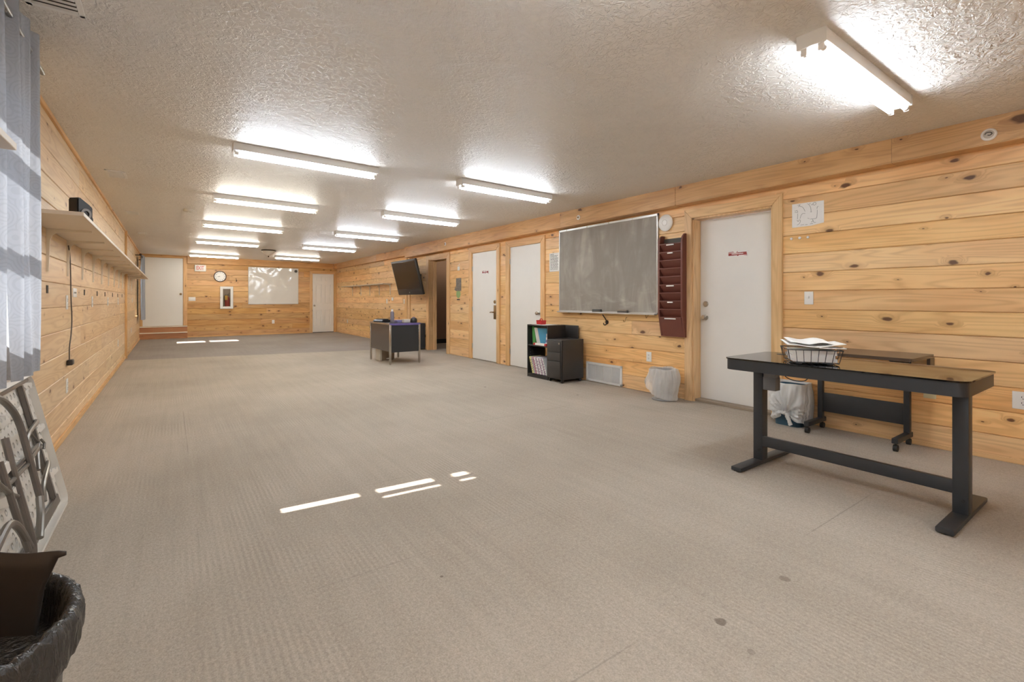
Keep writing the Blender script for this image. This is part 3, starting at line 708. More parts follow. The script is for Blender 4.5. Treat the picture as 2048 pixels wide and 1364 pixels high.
def coat_hook(label, loc, rz, s=1.0, mat='hook_dark'):
    t = thing('coat_hook', label, 'hook', loc, rz)
    bm = BM(); lathe(bm, [(0, 0), (.022 * s, 0), (.020 * s, .008), (0, .010)], 16, axis='Y'); obj('base', bm, M[mat], t)
    bm = BM(); tube(bm, [(0, -.006, .0), (-.005 * s, -.02, .03 * s), (-.02 * s, -.05, .075 * s), (-.024 * s, -.055, .085 * s)], .006 * s, 8, 4); obj('prong', bm, M[mat], t)
    bm = BM(); tube(bm, [(0, -.006, -.01), (-.004, -.025, -.03 * s), (-.012, -.045, -.028 * s), (-.018, -.05, -.008 * s)], .006 * s, 8, 4); obj('prong', bm, M[mat], t)
coat_hook('dark coat hook on the end wall beside the clock', (1.711, YF, 1.73), FW, .9)

# ------------------------------------------------------------------ right wall items
def pl(x, Y, z): return (XR, Y, z)
t = thing('chalkboard', 'large grey chalkboard in an aluminium frame', 'chalkboard', (XR, 4.4925, .955), RW)
w, H = .8855, 1.20
bm = BM(); box(bm, -w + .01, w - .01, -.02, 0, .01, H - .01); obj('slate', bm, M['chalk'], t, smooth=0)
bm = BM(); e = .018
box(bm, -w, -w + e, -.026, 0, 0, H, .003); box(bm, w - e, w, -.026, 0, 0, H, .003); box(bm, -w, w, -.026, 0, H - .03, H, .003); box(bm, -w, w, -.026, 0, 0, e, .003); obj('frame', bm, M['aluminium'], t, smooth=0)
bm = BM(); box(bm, -w + .01, w - .01, -.072, -.02, -.010, .0, .003); box(bm, -w + .01, w - .01, -.075, -.070, -.010, .008, .002); obj('chalk_tray', bm, M['aluminium'], t, smooth=0)
bm = BM()
for x in (-.72, -.3, .1, .5): box(bm, x - .008, x + .008, -.030, -.024, H - .028, H - .004, .002)
obj('clip', bm, M['nickel'], t)
for i, (Y, lb) in enumerate(((4.58, 'black felt chalk eraser on the tray, nearer the white doors'), (4.13, 'felt chalk eraser on the tray, nearer the maroon rack'))):
    e = thing('chalk_eraser', lb, 'eraser', (XR - .0475, Y, .9565), RW, 'chalk erasers on the tray')
    bm = BM(); box(bm, -.075, .075, -.020, .020, 0, .03, .004); obj('felt_pad', bm, M['felt'], e)
    bm = BM(); box(bm, -.075, .075, -.020, .020, .03, .042, .005); obj('grip', bm, M['tan_box' if i else 'black_plastic'], e)
coat_hook('dark double coat hook under the chalkboard', (XR, 4.44, .83), RW, 1.2)
bm = BM(); tube(bm, [(.0, .0, .04), (.0, -.018, .04), (.0, -.03, .01), (-.01, -.03, -.012), (-.028, -.028, -.012), (-.036, -.028, .008)], .004, 8, 4)
o = tag(obj('cup_hook', bm, M['brass']), 'small brass cup hook under the chalkboard eraser tray', 'hook'); o.location = (XR, 4.10, .86); o.rotation_euler = (0, 0, RW)
bm = BM(); tube(bm, [(-.02, -.004, .02), (0, -.02, -.02), (.02, -.004, .02)], .003, 8, 4)
o = tag(obj('cup_hook', bm, M['brass']), 'small wire hook tight under the chalkboard corner by the maroon rack', 'hook'); o.location = (XR, 3.78, .925); o.rotation_euler = (0, 0, RW)
t = thing('wireless_access_point', 'round white disc unit between the chalkboard and the recessed door', 'access point', (XR, 3.504, 2.027), RW)
bm = BM(); lathe(bm, [(0, .0), (.085, .0), (.098, .012), (.097, .022), (.08, .034), (.04, .038), (0, .039)], 40, axis='Y'); obj('shell', bm, M['plastic_white'], t)
bm = BM(); lathe(bm, [(.030, .037), (.034, .0405), (.036, .037)], 32, axis='Y', ring=True); obj('ring', bm, M['beige'], t)
# maroon file rack
t = thing('file_rack', 'maroon plastic wall file rack with ten pockets', 'file rack', (XR, 3.385, .705), RW)
Hh, hw = 1.165, .162
side = [(0, 0), (-.045, .0), (-.10, .27), (-.10, 1.08), (-.085, 1.13), (-.05, 1.165), (0, 1.165)]
for s in (-1, 1):
    bm = BM(); x0, x1 = (-hw, -hw + .02) if s < 0 else (hw - .02, hw)
    prism(bm, side, x0, x1, lambda p, a: (a, p[0], p[1])); obj('side_panel', bm, M['maroon'], t, smooth=0)
bm = BM(); box(bm, -hw + .02, hw - .02, -.008, 0, .0, 1.13); obj('back_panel', bm, M['felt'], t, smooth=0)
M['maroon_dark'] = plain('maroon_shadow_liner', S(70, 40, 34), 0.6)
lips = [1.061 - .0937 * i for i in range(10)]
for i, z in enumerate(lips):
    bm = BM(); z0 = z - .15 if i < 9 else .005; yb = -.012 if i < 9 else -.04
    ins = .024 if i < 9 else .0
    quad(bm, [(-hw + .022 + ins, yb, z0), (hw - .022 - ins, yb, z0), (hw - .022, -.094, z), (-hw + .022, -.094, z)])
    box(bm, -hw + .021, hw - .021, -.098, -.090, z - .004, z + .004, .001)
    p_ = obj('pocket', bm, M['maroon'], t, smooth=0, solid=.004)
    if i in (0, 1, 5, 7, 9):
        bm = BM(); a = .05 if i in (0, 5) else (.075 if i == 9 else .035); box(bm, -a, a, -.1005, -.094, z - .018, z - .005, .0005); obj('label_strip', bm, M['paper'], p_, smooth=0)
bm = BM(); box(bm, -hw + .02, hw - .02, -.045, 0, 0, .006); obj('floor_panel', bm, M['maroon'], t, smooth=0)
# sign plaques
def torn_sign(name, label, loc, w, h):
    t = thing(name, label, 'sign', loc, RW)
    bm = BM(); box(bm, -w, w, -.004, 0, -h, h, .001); obj('plate', bm, M['paper'], t, smooth=0)
    bm = BM(); f = lambda p, a: (p[0] * w, a, p[1] * h)
    prism(bm, [(-.96, -.5), (-.1, -.42), (.0, -.72), (.12, -.40), (.5, -.42), (.92, -.46), (.86, .55), (-.05, .45), (-.2, .30), (-.5, .30), (-.96, .36)], -.0055, -.004, f)
    prism(bm, [(-.96, .48), (-.35, .62), (-.5, .82), (-.96, .70)], -.0055, -.004, f); prism(bm, [(-.2, .5), (.0, .62), (-.02, .9)], -.0055, -.004, f); prism(bm, [(.55, -.62), (.95, -.55), (.9, -.72)], -.0055, -.004, f)
    obj('red_band', bm, M['sign_red'], t, smooth=0)
    bm = BM(); x = -.62
    while x < .55:
        a = random.uniform(.03, .06); box(bm, x * w, (x + a) * w, -.0065, -.0053, -.10 * h + x * .05 * h, (.14 + random.uniform(0, .1)) * h + x * .05 * h); x += a + .02
    obj('lettering', bm, M['paper'], t, smooth=0)
torn_sign('door_sign', 'white plaque with red band on the recessed door', (XR + .12, 2.703, 1.609), .107, .032)
torn_sign('door_sign', 'small red and white plaque on the brass-lock door', (XR + .002, 7.455, 1.638), .11, .035)
# paper drawing
t = thing('paper_drawing', 'white sheet with pencil doodles taped beside the recessed door', 'drawing', (XR, 1.9785, 1.905), RW)
bm = BM(); prism(bm, [(-.134, -.107), (.03, -.106), (.134, -.09), (.134, .107), (-.134, .112)], -.0025, -.001, lambda p, a: (p[0], a, p[1])); obj('sheet', bm, M['paper'], t, smooth=0)
bm = BM()
for path in ([(-.07, .10), (-.065, .085), (-.04, .07), (-.02, .03)], [(-.085, .095), (-.06, .10)], [(-.08, .08), (-.068, .088)], [(-.11, .05), (-.10, .045), (-.09, .05), (-.085, .03), (-.11, .035)],
             [(-.085, .02), (-.086, -.03)], [(-.04, .015), (-.055, .0), (-.065, -.03)], [(-.02, .012), (-.04, .015)], [(-.09, -.04), (-.08, -.055), (-.07, -.04), (-.06, -.05), (-.07, -.075), (-.09, -.085)],
             [(.01, .09), (.025, .06), (.03, .02)], [(-.005, .10), (.01, .092), (.025, .10)], [(.04, .09), (.055, .075), (.07, .085), (.065, .10), (.05, .098), (.045, .085)], [(.03, .085), (.04, .08)],
             [(.09, .06), (.08, .055), (.078, .04)], [(.08, .03), (.078, -.02), (.07, -.045), (.02, -.045)], [(.04, -.048), (.045, -.06), (.03, -.075)], [(.045, -.06), (.055, -.08), (.07, -.08)], [(-.0, -.035), (.015, -.04)],
             [(.022, .02), (.036, .018)], [(-.06, -.09), (-.03, -.088)], [(-.02, -.092), (.0, -.09)], [(.02, -.09), (.045, -.088)]):
    tube(bm, [(x, -.003, z) for x, z in path], .0011, 5, 4)
obj('pencil_lines', bm, M['ink'], t, smooth=0)
for i, (Y, z) in enumerate(((2.118, 1.697), (2.046, 1.698), (1.976, 1.697))):
    bm = BM(); lathe(bm, [(0, 0), (.0125, 0), (.0125, .004), (.009, .008), (0, .008)], 16, axis='Y')
    o = tag(obj('adhesive_dot', bm, M['plastic_white']), ('white dot on the plank under the drawing, beside the door casing', 'white dot under the drawing, middle of the three', 'white dot under the drawing, furthest from the door casing')[i], 'wall dot', 'white dots below the drawing')
    o.location = (XR, Y, z); o.rotation_euler = (0, 0, RW)
plate('light_switch', 'white toggle switch plate beside the recessed door', 'light switch', (XR, 1.968, 1.143), RW, kind='switch')
plate('wall_outlet', 'white outlet above the bag-lined bin under the chalkboard', 'outlet', (XR, 3.754, .436), RW)
plate('wall_outlet', 'ivory plate seen beneath the black standing desk', 'outlet', (XR, 1.116, .43), RW, .038, .059, 'jack', 'plate_ivory')
plate('wall_outlet', 'double white outlet at the picture edge beyond the standing desk', 'outlet', (XR, .60, .438), RW, .076, .06)
# return air grille
t = thing('air_grille', 'white return air grille low on the wall beside the file cabinet', 'grille', (XR, 4.497, 0.0), RW)
bm = BM(); w, z0, z1 = .325, .008, .272; e = .03
box(bm, -w, -w + e, -.014, 0, z0, z1, .003); box(bm, w - e, w, -.014, 0, z0, z1, .003); box(bm, -w, w, -.014, 0, z0, z0 + e, .003); box(bm, -w, w, -.014, 0, z1 - e, z1, .003)
for k in (-.5, 0, .5): box(bm, k * (w - e) - .006, k * (w - e) + .006, -.013, 0, z0 + e, z1 - e)
obj('frame', bm, M['grille'], t, smooth=0)
bm = BM(); box(bm, -w + e, w - e, -.002, 0, z0 + e, z1 - e); obj('duct', bm, M['grey_book'], t, smooth=0)
bm = BM()
for i in range(24):
    z = z0 + e + (z1 - z0 - 2 * e) * (i + .5) / 24
    quad(bm, [(-w + e, -.003, z + .003), (w - e, -.003, z + .003), (w - e, -.011, z - .003), (-w + e, -.011, z - .003)])
obj('slat', bm, M['grille'], t, smooth=0, solid=.001)
# notice sheet, taped bits
t = thing('notice_sheet', 'printed white sheet beside the chalkboard frame', 'paper', (XR, 5.5115, 1.695), RW)
bm = BM(); box(bm, -.115, .115, -.0025, -.001, -.14, .14); obj('sheet', bm, M['paper'], t, smooth=0)
bm = BM()
for i in range(13):
    z = .115 - i * .0185; a = .09 if i else .04
    x = -.09
    while x < -.09 + a * 2 - .02:
        l = random.uniform(.015, .05); box(bm, x, min(x + l, .09), -.0032, -.0024, z - .003, z + (.004 if i else .007)); x += l + .008
obj('print', bm, M['ink'], t, smooth=0)
bm = BM(); box(bm, -.045, .045, -.003, -.001, -.04, .04); box(bm, -.04, .04, -.003, -.001, .06, .068); box(bm, .01, .05, -.003, -.001, .08, .09)
o = tag(obj('paper_scrap', bm, M['paper'], smooth=0), 'white torn paper scrap on the planks beside the doorway', 'paper'); o.location = (XR, 8.46, 1.76); o.rotation_euler = (0, 0, RW)
bm = BM(); box(bm, -.105, .105, -.003, -.001, -.135, .125); prism(bm, [(-.17, -.11), (-.105, -.13), (-.13, -.03)], -.003, -.001, lambda p, a: (p[0], a, p[1]))
o = tag(obj('taped_picture', bm, M['photo_print'], smooth=0), 'dark printed picture taped beside the doorway', 'picture'); o.location = (XR, 8.46, 1.44); o.rotation_euler = (0, 0, RW)
t = thing('sticker', 'round green sticker with dark caption under the taped picture', 'sticker', (XR, 8.47, 1.215), RW)
bm = BM(); disc(bm, (0, -.001, 0.03), .085, .0015); obj('green_disc', bm, M['green_print'], t, smooth=0)
bm = BM(); box(bm, -.06, .06, -.003, -.001, -.095, -.07); obj('caption', bm, M['black_plastic'], t, smooth=0)
# beam fittings
t = thing('beam_light_trim', 'round white recessed fitting on the beam above the standing desk wall', 'fitting', (4.583, .766, 2.262), RW)
bm = BM(); lathe(bm, [(.026, 0), (.040, 0), (.042, .004), (.036, .010), (.028, .010)], 28, axis='Y', ring=True); obj('ring', bm, M['plastic_white'], t)
bm = BM(); disc(bm, (0, 0, 0), .028, .004); obj('insert', bm, M['beige'], t, smooth=0)
bm = BM(); tube(bm, [(-.02, -.005, .004), (-.012, -.007, .014), (.006, -.007, .014), (.016, -.007, .004), (.006, -.007, -.006), (-.006, -.007, -.004)], .003, 6, 4); obj('spring', bm, M['felt'], t)
for (Y, z, lb) in ((4.83, 2.262, 'small round sprinkler cover on the beam above the chalkboard'), (8.75, 2.27, 'small round sprinkler cover on the beam above the open doorway')):
    t = thing('sprinkler_cover', lb, 'fitting', (4.583, Y, z), RW, 'sprinkler covers on the beam')
    bm = BM(); lathe(bm, [(.014, 0), (.034, 0), (.034, .004), (.014, .008)], 24, axis='Y', ring=True); obj('ring', bm, M['plastic_white'], t)
    bm = BM(); lathe(bm, [(0, .0), (.014, .0), (.010, .02), (0, .022)], 16, axis='Y'); obj('nozzle', bm, M['brass'], t)
# far small shelf on the right wall
k2 = XR2 / XR
def bracket_bm(h, d, x, wd=.012):
    bm = BM(); r = .05; path = [(-.006, -h)]
    pts = [(-.006, -h), (-.006, -r - .006)] + [(-.006 - r + r * math.cos(a), -.006 - r + r * math.sin(a)) for a in [PI / 8 * i for i in range(1, 4)]] + [(-r - .006, -.006), (-d, -.006)]
    inn = [(-.018, -h), (-.022, -r - .02)] + [(-.022 - r + (r) * math.cos(a), -.022 - r + (r) * math.sin(a)) for a in [PI / 8 * i for i in range(1, 4)]] + [(-r - .02, -.022), (-d, -.016)]
    # wall leg and arm as a bent strip; y negative is out of the wall
    o = [(0, -h), (0, 0), (-d, 0)]
    prism(bm, [(0, -h), (-.012, -h), (-.020, -r - .03), (-.030, -.045), (-.05, -.028), (-r - .04, -.020), (-d, -.012), (-d, 0), (0, 0)], x - wd / 2, x + wd / 2, lambda p, a: (a, p[0], p[1]))
    return bm
Y0, Y1 = 12.0 * k2, 15.75 * k2
t = thing('wall_shelf', 'short pale shelf on five brackets left of the television', 'shelf', (XR2, (Y0 + Y1) / 2, 1.545), RW)
w = (Y1 - Y0) / 2
bm = BM(); box(bm, -w, w, -.25, 0, 0, .02, .002); obj('board', bm, M['shelf_white'], t, smooth=0)
for Y in (15.3, 14.5, 13.7, 12.93, 12.12): obj('bracket', bracket_bm(.29, .2, (Y0 + Y1) / 2 - Y * k2), M['bracket'], t, smooth=0)
plate('wall_outlet', 'white outlet beside the foot of the far shelf brackets', 'outlet', (XR2, 12.37 * k2, 1.09), RW)
plate('thermostat', 'small square white control above the far outlet row', 'thermostat', (XR2, 11.98 * k2, 1.15), RW, .06, .04, 'none')
plate('light_switch', 'white switch plate just left of the boards under the television', 'light switch', (XR2, 11.2 * k2, 1.09), RW, kind='switch')
plate('wall_outlet', 'white outlet low on the far planks beside the metal desk', 'outlet', (XR2, 15.87 * k2, .42), RW)
# television
t = thing('tv', 'large flat television tilted down from the wall beside the open doorway', 'television', (4.40, 10.08, 1.24), RW)
t.rotation_euler = (math.radians(14.5), 0, RW)
w, H = .67, .79
bm = BM(); box(bm, -w, w, 0, .05, 0, H, .012, 3); box(bm, -w * .8, w * .8, .05, .11, .1, H - .12, .02, 2); obj('case', bm, M['tv_case'], t)
bm = BM(); box(bm, -w + .04, w - .04, -.003, .002, .13, H - .04, .001); obj('screen', bm, M['tv_screen'], t, smooth=0)
bm = BM(); box(bm, -w + .02, w - .02, -.004, 0, .112, .117); obj('seam', bm, M['panel_grey'], t, smooth=0)
bm = BM(); disc(bm, (0, -.0, .055), .014, .004, seg=16); obj('badge', bm, M['aluminium'], t, smooth=0)
m_ = thing('television_mount', 'dark wall bracket holding the tilted television', 'bracket', (XR, 10.35, 1.62), RW)
bm = BM(); box(bm, -.14, .14, -.03, 0, -.10, .10, .004); obj('wall_plate', bm, M['black_metal'], m_, smooth=0)
bm = BM(); box(bm, -.04, .04, -.16, -.02, -.03, .03, .004); obj('arm', bm, M['black_metal'], m_, smooth=0)
bm = BM(); tube(bm, [(XR - .012, 10.95, 1.30), (XR - .012, 10.95, .9), (XR - .012, 10.94, .3)], .006, 6)
tag(obj('television_cable', bm, M['black_plastic']), 'dark cable running down the boards below the television', 'cable')
# dark cabinet in the corner behind the metal desk
t = thing('file_cabinet', 'dark cabinet against the wall, mostly hidden by the metal desk', 'cabinet', (4.52, 10.22, 0), RW)
bm = BM(); box(bm, -.25, .25, -.17, .19, .02, .60, .004); obj('body', bm, M['black_metal'], t, smooth=0)
for z in (.04, .32):
    bm = BM(); box(bm, -.24, .24, -.182, -.17, z, z + .26, .003); p_ = obj('drawer', bm, M['black_metal'], t, smooth=0)
    bm = BM(); box(bm, -.05, .05, -.195, -.182, z + .18, z + .2, .003); obj('handle', bm, M['chrome'], p_)

# ------------------------------------------------------------------ left wall items
def left_shelf(label, ya, yb, brs):
    t = thing('wall_shelf', label, 'shelf', (XL, (ya + yb) / 2, 1.623), LW)
    w = (yb - ya) / 2
    bm = BM(); box(bm, -w, w, -.285, 0, 0, .024, .003); obj('board', bm, M['shelf_white'], t, smooth=0)
    for Y in brs: obj('bracket', bracket_bm(.30, .24, Y - (ya + yb) / 2), M['bracket'], t, smooth=0)
left_shelf('very long white shelf on a row of brackets along the plank wall', 3.79, 14.5, [4.6 + .815 * i for i in range(12)])
left_shelf('end of a white shelf in front of the pale curtain', 0.6, 2.26, [.9, 1.7])
t = thing('desk_machine', 'black wedge-topped office machine standing on the long white shelf', 'office machine', (XL + .175, 4.64, 1.6475), LW - .75)
bm = BM(); prism(bm, [(-.055, 0), (.055, 0), (.055, .15), (.04, .165), (-.04, .215), (-.055, .205)], -.04, .04, lambda p, a: (p[0], a, p[1]))
bmesh.ops.bevel(bm, geom=list(bm.edges), offset=.006, segments=2, affect='EDGES'); obj('body', bm, M['black_plastic'], t)
bm = BM(); lathe(bm, [(.022, 0), (.038, 0), (.038, .006), (.022, .006), (.022, 0)], 24, (.0, -.041, .10), 'Y', ring=True); obj('roll', bm, M['steel_paint'], t)
bm = BM(); box(bm, -.042, .04, -.044, -.039, .015, .045, .002); obj('label_strip', bm, M['grey_book'], t)
t = thing('wire_bookend', 'thin dark wire bookend on the long shelf beside the black machine', 'bookend', (XL + .14, 5.5, 1.6475), LW)
bm = BM(); tube(bm, [(-.14, 0, .004), (-.14, 0, .19), (-.13, 0, .20), (.12, 0, .20), (.13, 0, .19), (.13, 0, .004)], .006, 8); obj('wire_loop', bm, M['black_metal'], t)
bm = BM(); box(bm, -.145, .135, -.06, .06, 0, .004); obj('base', bm, M['black_metal'], t, smooth=0)
t = thing('power_cord', 'dark cord hanging down the plank wall from the long shelf', 'cord', (XL + .012, 5.4, 1.58), LW)
bm = BM(); tube(bm, [(0, 0, 0), (.03, -.006, -.1), (.06, -.006, -.25), (.10, -.004, -.45), (.14, -.004, -.62), (.10, -.004, -.75), (0.02, -.004, -.85), (.0, -.006, -.96)], .0045, 8, 6); obj('cable', bm, M['cord'], t)
bm = BM(); box(bm, -.03, .06, -.03, .008, -1.0, -.955, .008); tube(bm, [(.05, -.015, -.975), (.085, -.02, -.985)], .005); obj('plug', bm, M['black_plastic'], t)
for i, Y in enumerate((4.62, 6.41, 7.45, 8.29, 9.32, 10.19, 11.07)):
    bm = BM(); box(bm, -.026, .026, -.004, 0, -.028, .028, .001)
    o = tag(obj('wall_cutout', bm, M['slot_dark'], smooth=0), ('first', 'second', 'third', 'fourth', 'fifth', 'sixth', 'seventh')[i] + ' dark cutout along the planks under the long shelf, counted from the curtain', 'wall cutout', 'dark cutouts under the long shelf')
    o.location = (XL, Y, 1.20); o.rotation_euler = (0, 0, LW)
nm = ('first', 'second', 'third', 'fourth')
for i, Y in enumerate((5.40, 7.0, 8.63, 10.24)):
    plate('wall_outlet', nm[i] + ' white outlet of the upper row under the long shelf, from the curtain', 'outlet', (XL, Y, 1.105), LW)
    if i in (0, 3): plate('wall_outlet', ('white outlet low on the planks below the hanging cord', '', '', 'white outlet low on the planks near the upright board')[i], 'outlet', (XL, Y, .41), LW)
plate('wall_outlet', 'wide white double plate behind the hanging cord', 'outlet', (XL, 5.80, 1.19), LW, .10, .04, 'jack')
plate('wall_outlet', 'white outlet low on the planks beyond the upright board', 'outlet', (XL, 13.6, .45), LW)
plate('light_switch', 'white switch plate on the planks beside the far curtain', 'light switch', (XL, 13.9, 1.12), LW, kind='switch')
# curtains
def curtain(label, ya, yb, z0, z1, x0, amp, wl, rodz, gaps=(), ph=0.0, name='curtain'):
    t = thing(name, label, 'curtain', (x0, (ya + yb) / 2, z0))
    bm = BM(); c = (ya + yb) / 2; n = int((yb - ya) / .0125); m = 26; g = []
    for i in range(n + 1):
        y = ya + (yb - ya) * i / n; col = []
        for j in range(m + 1):
            z = z0 + (z1 - z0) * j / m; fz = j / m
            fold = math.sin(2 * PI * (y + ph) / wl + .5 * math.sin(2.2 * fz + y * 3)) + .35 * math.sin(2 * PI * y / (wl * .43) + 2 * fz)
            col.append(bm.verts.new((amp * fold * (1 - .25 * fz), y - c, z - z0)))
        g.append(col)
    for i in range(n):
        ym = ya + (yb - ya) * (i + .5) / n
        for j in range(m):
            zm = z0 + (z1 - z0) * (j + .5) / m
            if any(a < ym < b and zm > h for a, b, h in gaps): continue
            bm.faces.new((g[i][j], g[i + 1][j], g[i + 1][j + 1], g[i][j + 1]))
    obj('cloth', bm, M['curtain'], t, smooth=80)
    bm = BM(); k = 0; y = ya + wl * .25
    while y < yb:
        lathe(bm, [(.018, -.003), (.026, -.003), (.026, .003), (.018, .003), (.018, -.003)], 16, (amp * .2, y - c, rodz - z0), 'X', ring=True); y += wl / 2
    obj('grommet', bm, M['steel'], t)
curtain('pale blue-grey damask curtain above the folding table', 2.894, 3.385, .775, 2.436, -.56, .036, .17, 2.34)
curtain('blue-grey curtain panel hanging behind the shelf end', 1.93, 2.834, .775, 2.436, -.56, .030, .17, 2.34, [(2.746, 2.770, 1.3)], .05)
bm = BM(); cyl(bm, (-.57, 1.7, 2.33), (-.57, 3.75, 2.33), .011, seg=12); lathe(bm, [(0, 0), (.02, .01), (.026, .03), (.02, .05), (0, .06)], 16, (-.57, 0, 0), 'X')
bm.free(); bm = BM(); cyl(bm, (-.555, 1.7, 2.34), (-.555, 3.55, 2.34), .011, seg=12)
t = thing('curtain_rod', 'metal curtain rod above the near window', 'curtain rod', (0, 0, 0)); obj('pole', bm, M['steel'], t)
bm = BM()
for y in (1.8, 3.5): box(bm, -.70, -.55, y - .01, y + .01, 2.33, 2.35, .002)
obj('bracket', bm, M['steel'], t)
curtain('short grey curtain beside the far raised door', 15.75, 16.75, .60, 2.30, -.585, .035, .2, 2.24, (), 0.0)
bm = BM(); cyl(bm, (-.585, 14.9, 2.24), (-.585, 16.9, 2.24), .011, seg=12)
t = thing('curtain_rod', 'dark curtain rod above the far window', 'curtain rod', (0, 0, 0)); obj('pole', bm, M['bronze'], t)
bm = BM(); lathe(bm, [(0, 0), (.022, .01), (.028, .03), (.02, .05), (0, .055)], 16); bmesh.ops.rotate(bm, verts=bm.verts, cent=(0, 0, 0), matrix=Matrix.Rotation(PI / 2, 3, 'X')); bmesh.ops.translate(bm, verts=bm.verts, vec=(-.585, 14.9, 2.24)); obj('finial', bm, M['bronze'], t)
bm = BM(); box(bm, -.70, -.58, 15.05, 15.07, 2.23, 2.25, .002); box(bm, -.70, -.58, 16.8, 16.82, 2.23, 2.25, .002); obj('bracket', bm, M['bronze'], t)

# ------------------------------------------------------------------ folding table leaning on the left wall
def dimple_mat():
    t = NT('dimpled_white_plastic'); p = t.sep(pos(t))
    v = t.math('MULTIPLY', p[2], 1.022)
    def cell(a, per): return t.math('MULTIPLY', t.math('SUBTRACT', t.math('FRACT', t.math('DIVIDE', a, per)), 0.5), per)
    cu = cell(t.math('ADD', p[1], t.math('MULTIPLY', t.math('FLOOR', t.math('DIVIDE', v, .05)), .028)), .056); cv = cell(v, .05)
    d = t.math('SQRT', t.math('ADD', t.math('POWER', cu, 2.0), t.math('POWER', cv, 2.0)))
    h = t.step(d, 0.006, 0.015)
    n = t.noise(pos(t), 9.0, 3.0)
    t.bsdf(t.mix(n, S(228, 223, 213), S(240, 236, 228)), 0.45, bump=h, bstr=1.0, bdist=0.016)
    return t.m
M['dimple'] = dimple_mat()
FT0 = Vector((-.49, 2.66, 0)); Vv = Vector((-.155, 0, .735)).normalized(); Nn = Vector((Vv.z, 0, -Vv.x))
def FP(u, v, n=0.0): return Vector((0, u - 2.66, 0)) + Vv * v + Nn * n
t = thing('folding_table', 'white plastic folding table standing on edge against the plank wall', 'folding table', FT0, 0)
u0, u1, vt = 1.76, 3.60, .752
def rrect(u0, u1, v0, v1, r, k=5):
    out = []
    for cu, cv, a0 in ((u1 - r, v0 + r, -PI / 2), (u1 - r, v1 - r, 0), (u0 + r, v1 - r, PI / 2), (u0 + r, v0 + r, PI)):
        for i in range(k + 1):
            a = a0 + PI / 2 * i / k; out.append((cu + r * math.cos(a), cv + r * math.sin(a)))
    return out
bm = BM(); O_, I_ = rrect(u0, u1, 0, vt, .06), rrect(u0 + .022, u1 - .022, .022, vt - .022, .045)
loops = []
for poly, n in ((I_, -.012), (O_, -.004), (O_, .035), (I_, .042), (I_, .010)):
    loops.append([bm.verts.new(FP(p[0], p[1], n)) for p in poly])
for a, b in zip(loops, loops[1:]):
    for i in range(len(a)):
        j = (i + 1) % len(a); bm.faces.new((a[i], a[j], b[j], b[i]))
bm.faces.new(loops[0]); top = obj('tabletop', bm, M['hdpe'], t, smooth=40)
bm = BM(); bm.faces.new([bm.verts.new(FP(p[0], p[1], .012)) for p in I_])
for v in (.16, .395, .60):
    for a in (1.85, 2.2, 2.55, 2.9, 3.12):
        c = FP(a, v, .012); x = rrect(a, a + .17, v - .028, v + .028, .02, 3)
        lo = [bm.verts.new(FP(p[0], p[1], .012)) for p in x]; hi = [bm.verts.new(FP(p[0] * .9 + .1 * (a + .085), v + (p[1] - v) * .7, .030)) for p in x]
        bm.faces.new(hi)
        for i in range(len(x)):
            j = (i + 1) % len(x); bm.faces.new((lo[i], lo[j], hi[j], hi[i]))
for v in (.2, .45, .68):
    quad(bm, [FP(3.46, v - .03, .013), FP(3.58, v - .012, .034), FP(3.58, v + .012, .034), FP(3.46, v + .03, .013)])
    quad(bm, [FP(3.46, v - .03, .013), FP(3.46, v + .03, .013), FP(3.5, v, .03)])
obj('underside', bm, M['dimple'], t, smooth=30)
def bar(nm, pts, r, mat, seg=8, smooth=0, par=t):
    bm = BM(); tube(bm, [FP(*p) for p in pts], r * .8, seg, smooth); return obj(nm, bm, M[mat], par)
def flat(nm, ua, ub, va, vb, na, nb, mat):
    bm = BM(); vs = [bm.verts.new(FP(u, v, n)) for n in (na, nb) for u, v in ((ua, va), (ub, va), (ub, vb), (ua, vb))]
    for q in ((0, 1, 2, 3), (7, 6, 5, 4), (0, 4, 5, 1), (1, 5, 6, 2), (2, 6, 7, 3), (3, 7, 4, 0)): bm.faces.new([vs[i] for i in q])
    bmesh.ops.bevel(bm, geom=list(bm.edges), offset=.004, segments=2, affect='EDGES'); return obj(nm, bm, M[mat], t)
flat('frame_rail', 1.82, 3.50, .708, .728, .014, .040, 'steel')
flat('frame_rail', 1.82, 3.46, .05, .10, .014, .030, 'steel_paint')
flat('end_bar', 3.362, 3.394, .10, .708, .014, .036, 'steel_paint')
bar('leg_post', [(3.385, .512, .042), (3.33, .512, .055), (3.10, .512, .07), (3.04, .50, .07), (3.0, .47, .068)], .0125, 'steel', 10, 3)
bar('leg_post', [(3.385, .29, .042), (3.30, .29, .055), (3.12, .28, .07), (3.04, .25, .07), (3.0, .20, .07)], .0125, 'steel', 10, 3)
bar('leg_foot', [(2.55, .735, .06), (2.8, .73, .066), (2.93, .66, .07), (2.985, .57, .07), (2.975, .42, .07), (2.955, .235, .07)], .0165, 'steel_paint', 10, 5)
bar('leg_foot', [(2.955, .24, .07), (2.91, .17, .066), (2.83, .10, .06)], .0175, 'steel', 10, 4)
bar('fold_brace', [(3.30, .40, .05), (2.95, .395, .062), (2.60, .40, .06)], .0115, 'steel', 8)
bar('fold_brace', [(3.29, .415, .05), (2.95, .412, .05), (2.72, .415, .045)], .009, 'steel_paint', 8)
bar('lock_ring', [(3.29, .38, .06), (3.305, .405, .065), (3.29, .43, .06)], .007, 'steel', 8)
bar('brace_strut', [(3.21, .49, .045), (3.275, .42, .05), (3.20, .37, .05), (3.13, .32, .055)], .010, 'steel_paint', 8)
bar('leg_post', [(2.79, .56, .06), (2.755, .40, .062), (2.74, .14, .06), (2.72, .06, .05)], .0155, 'steel_paint', 10, 4)
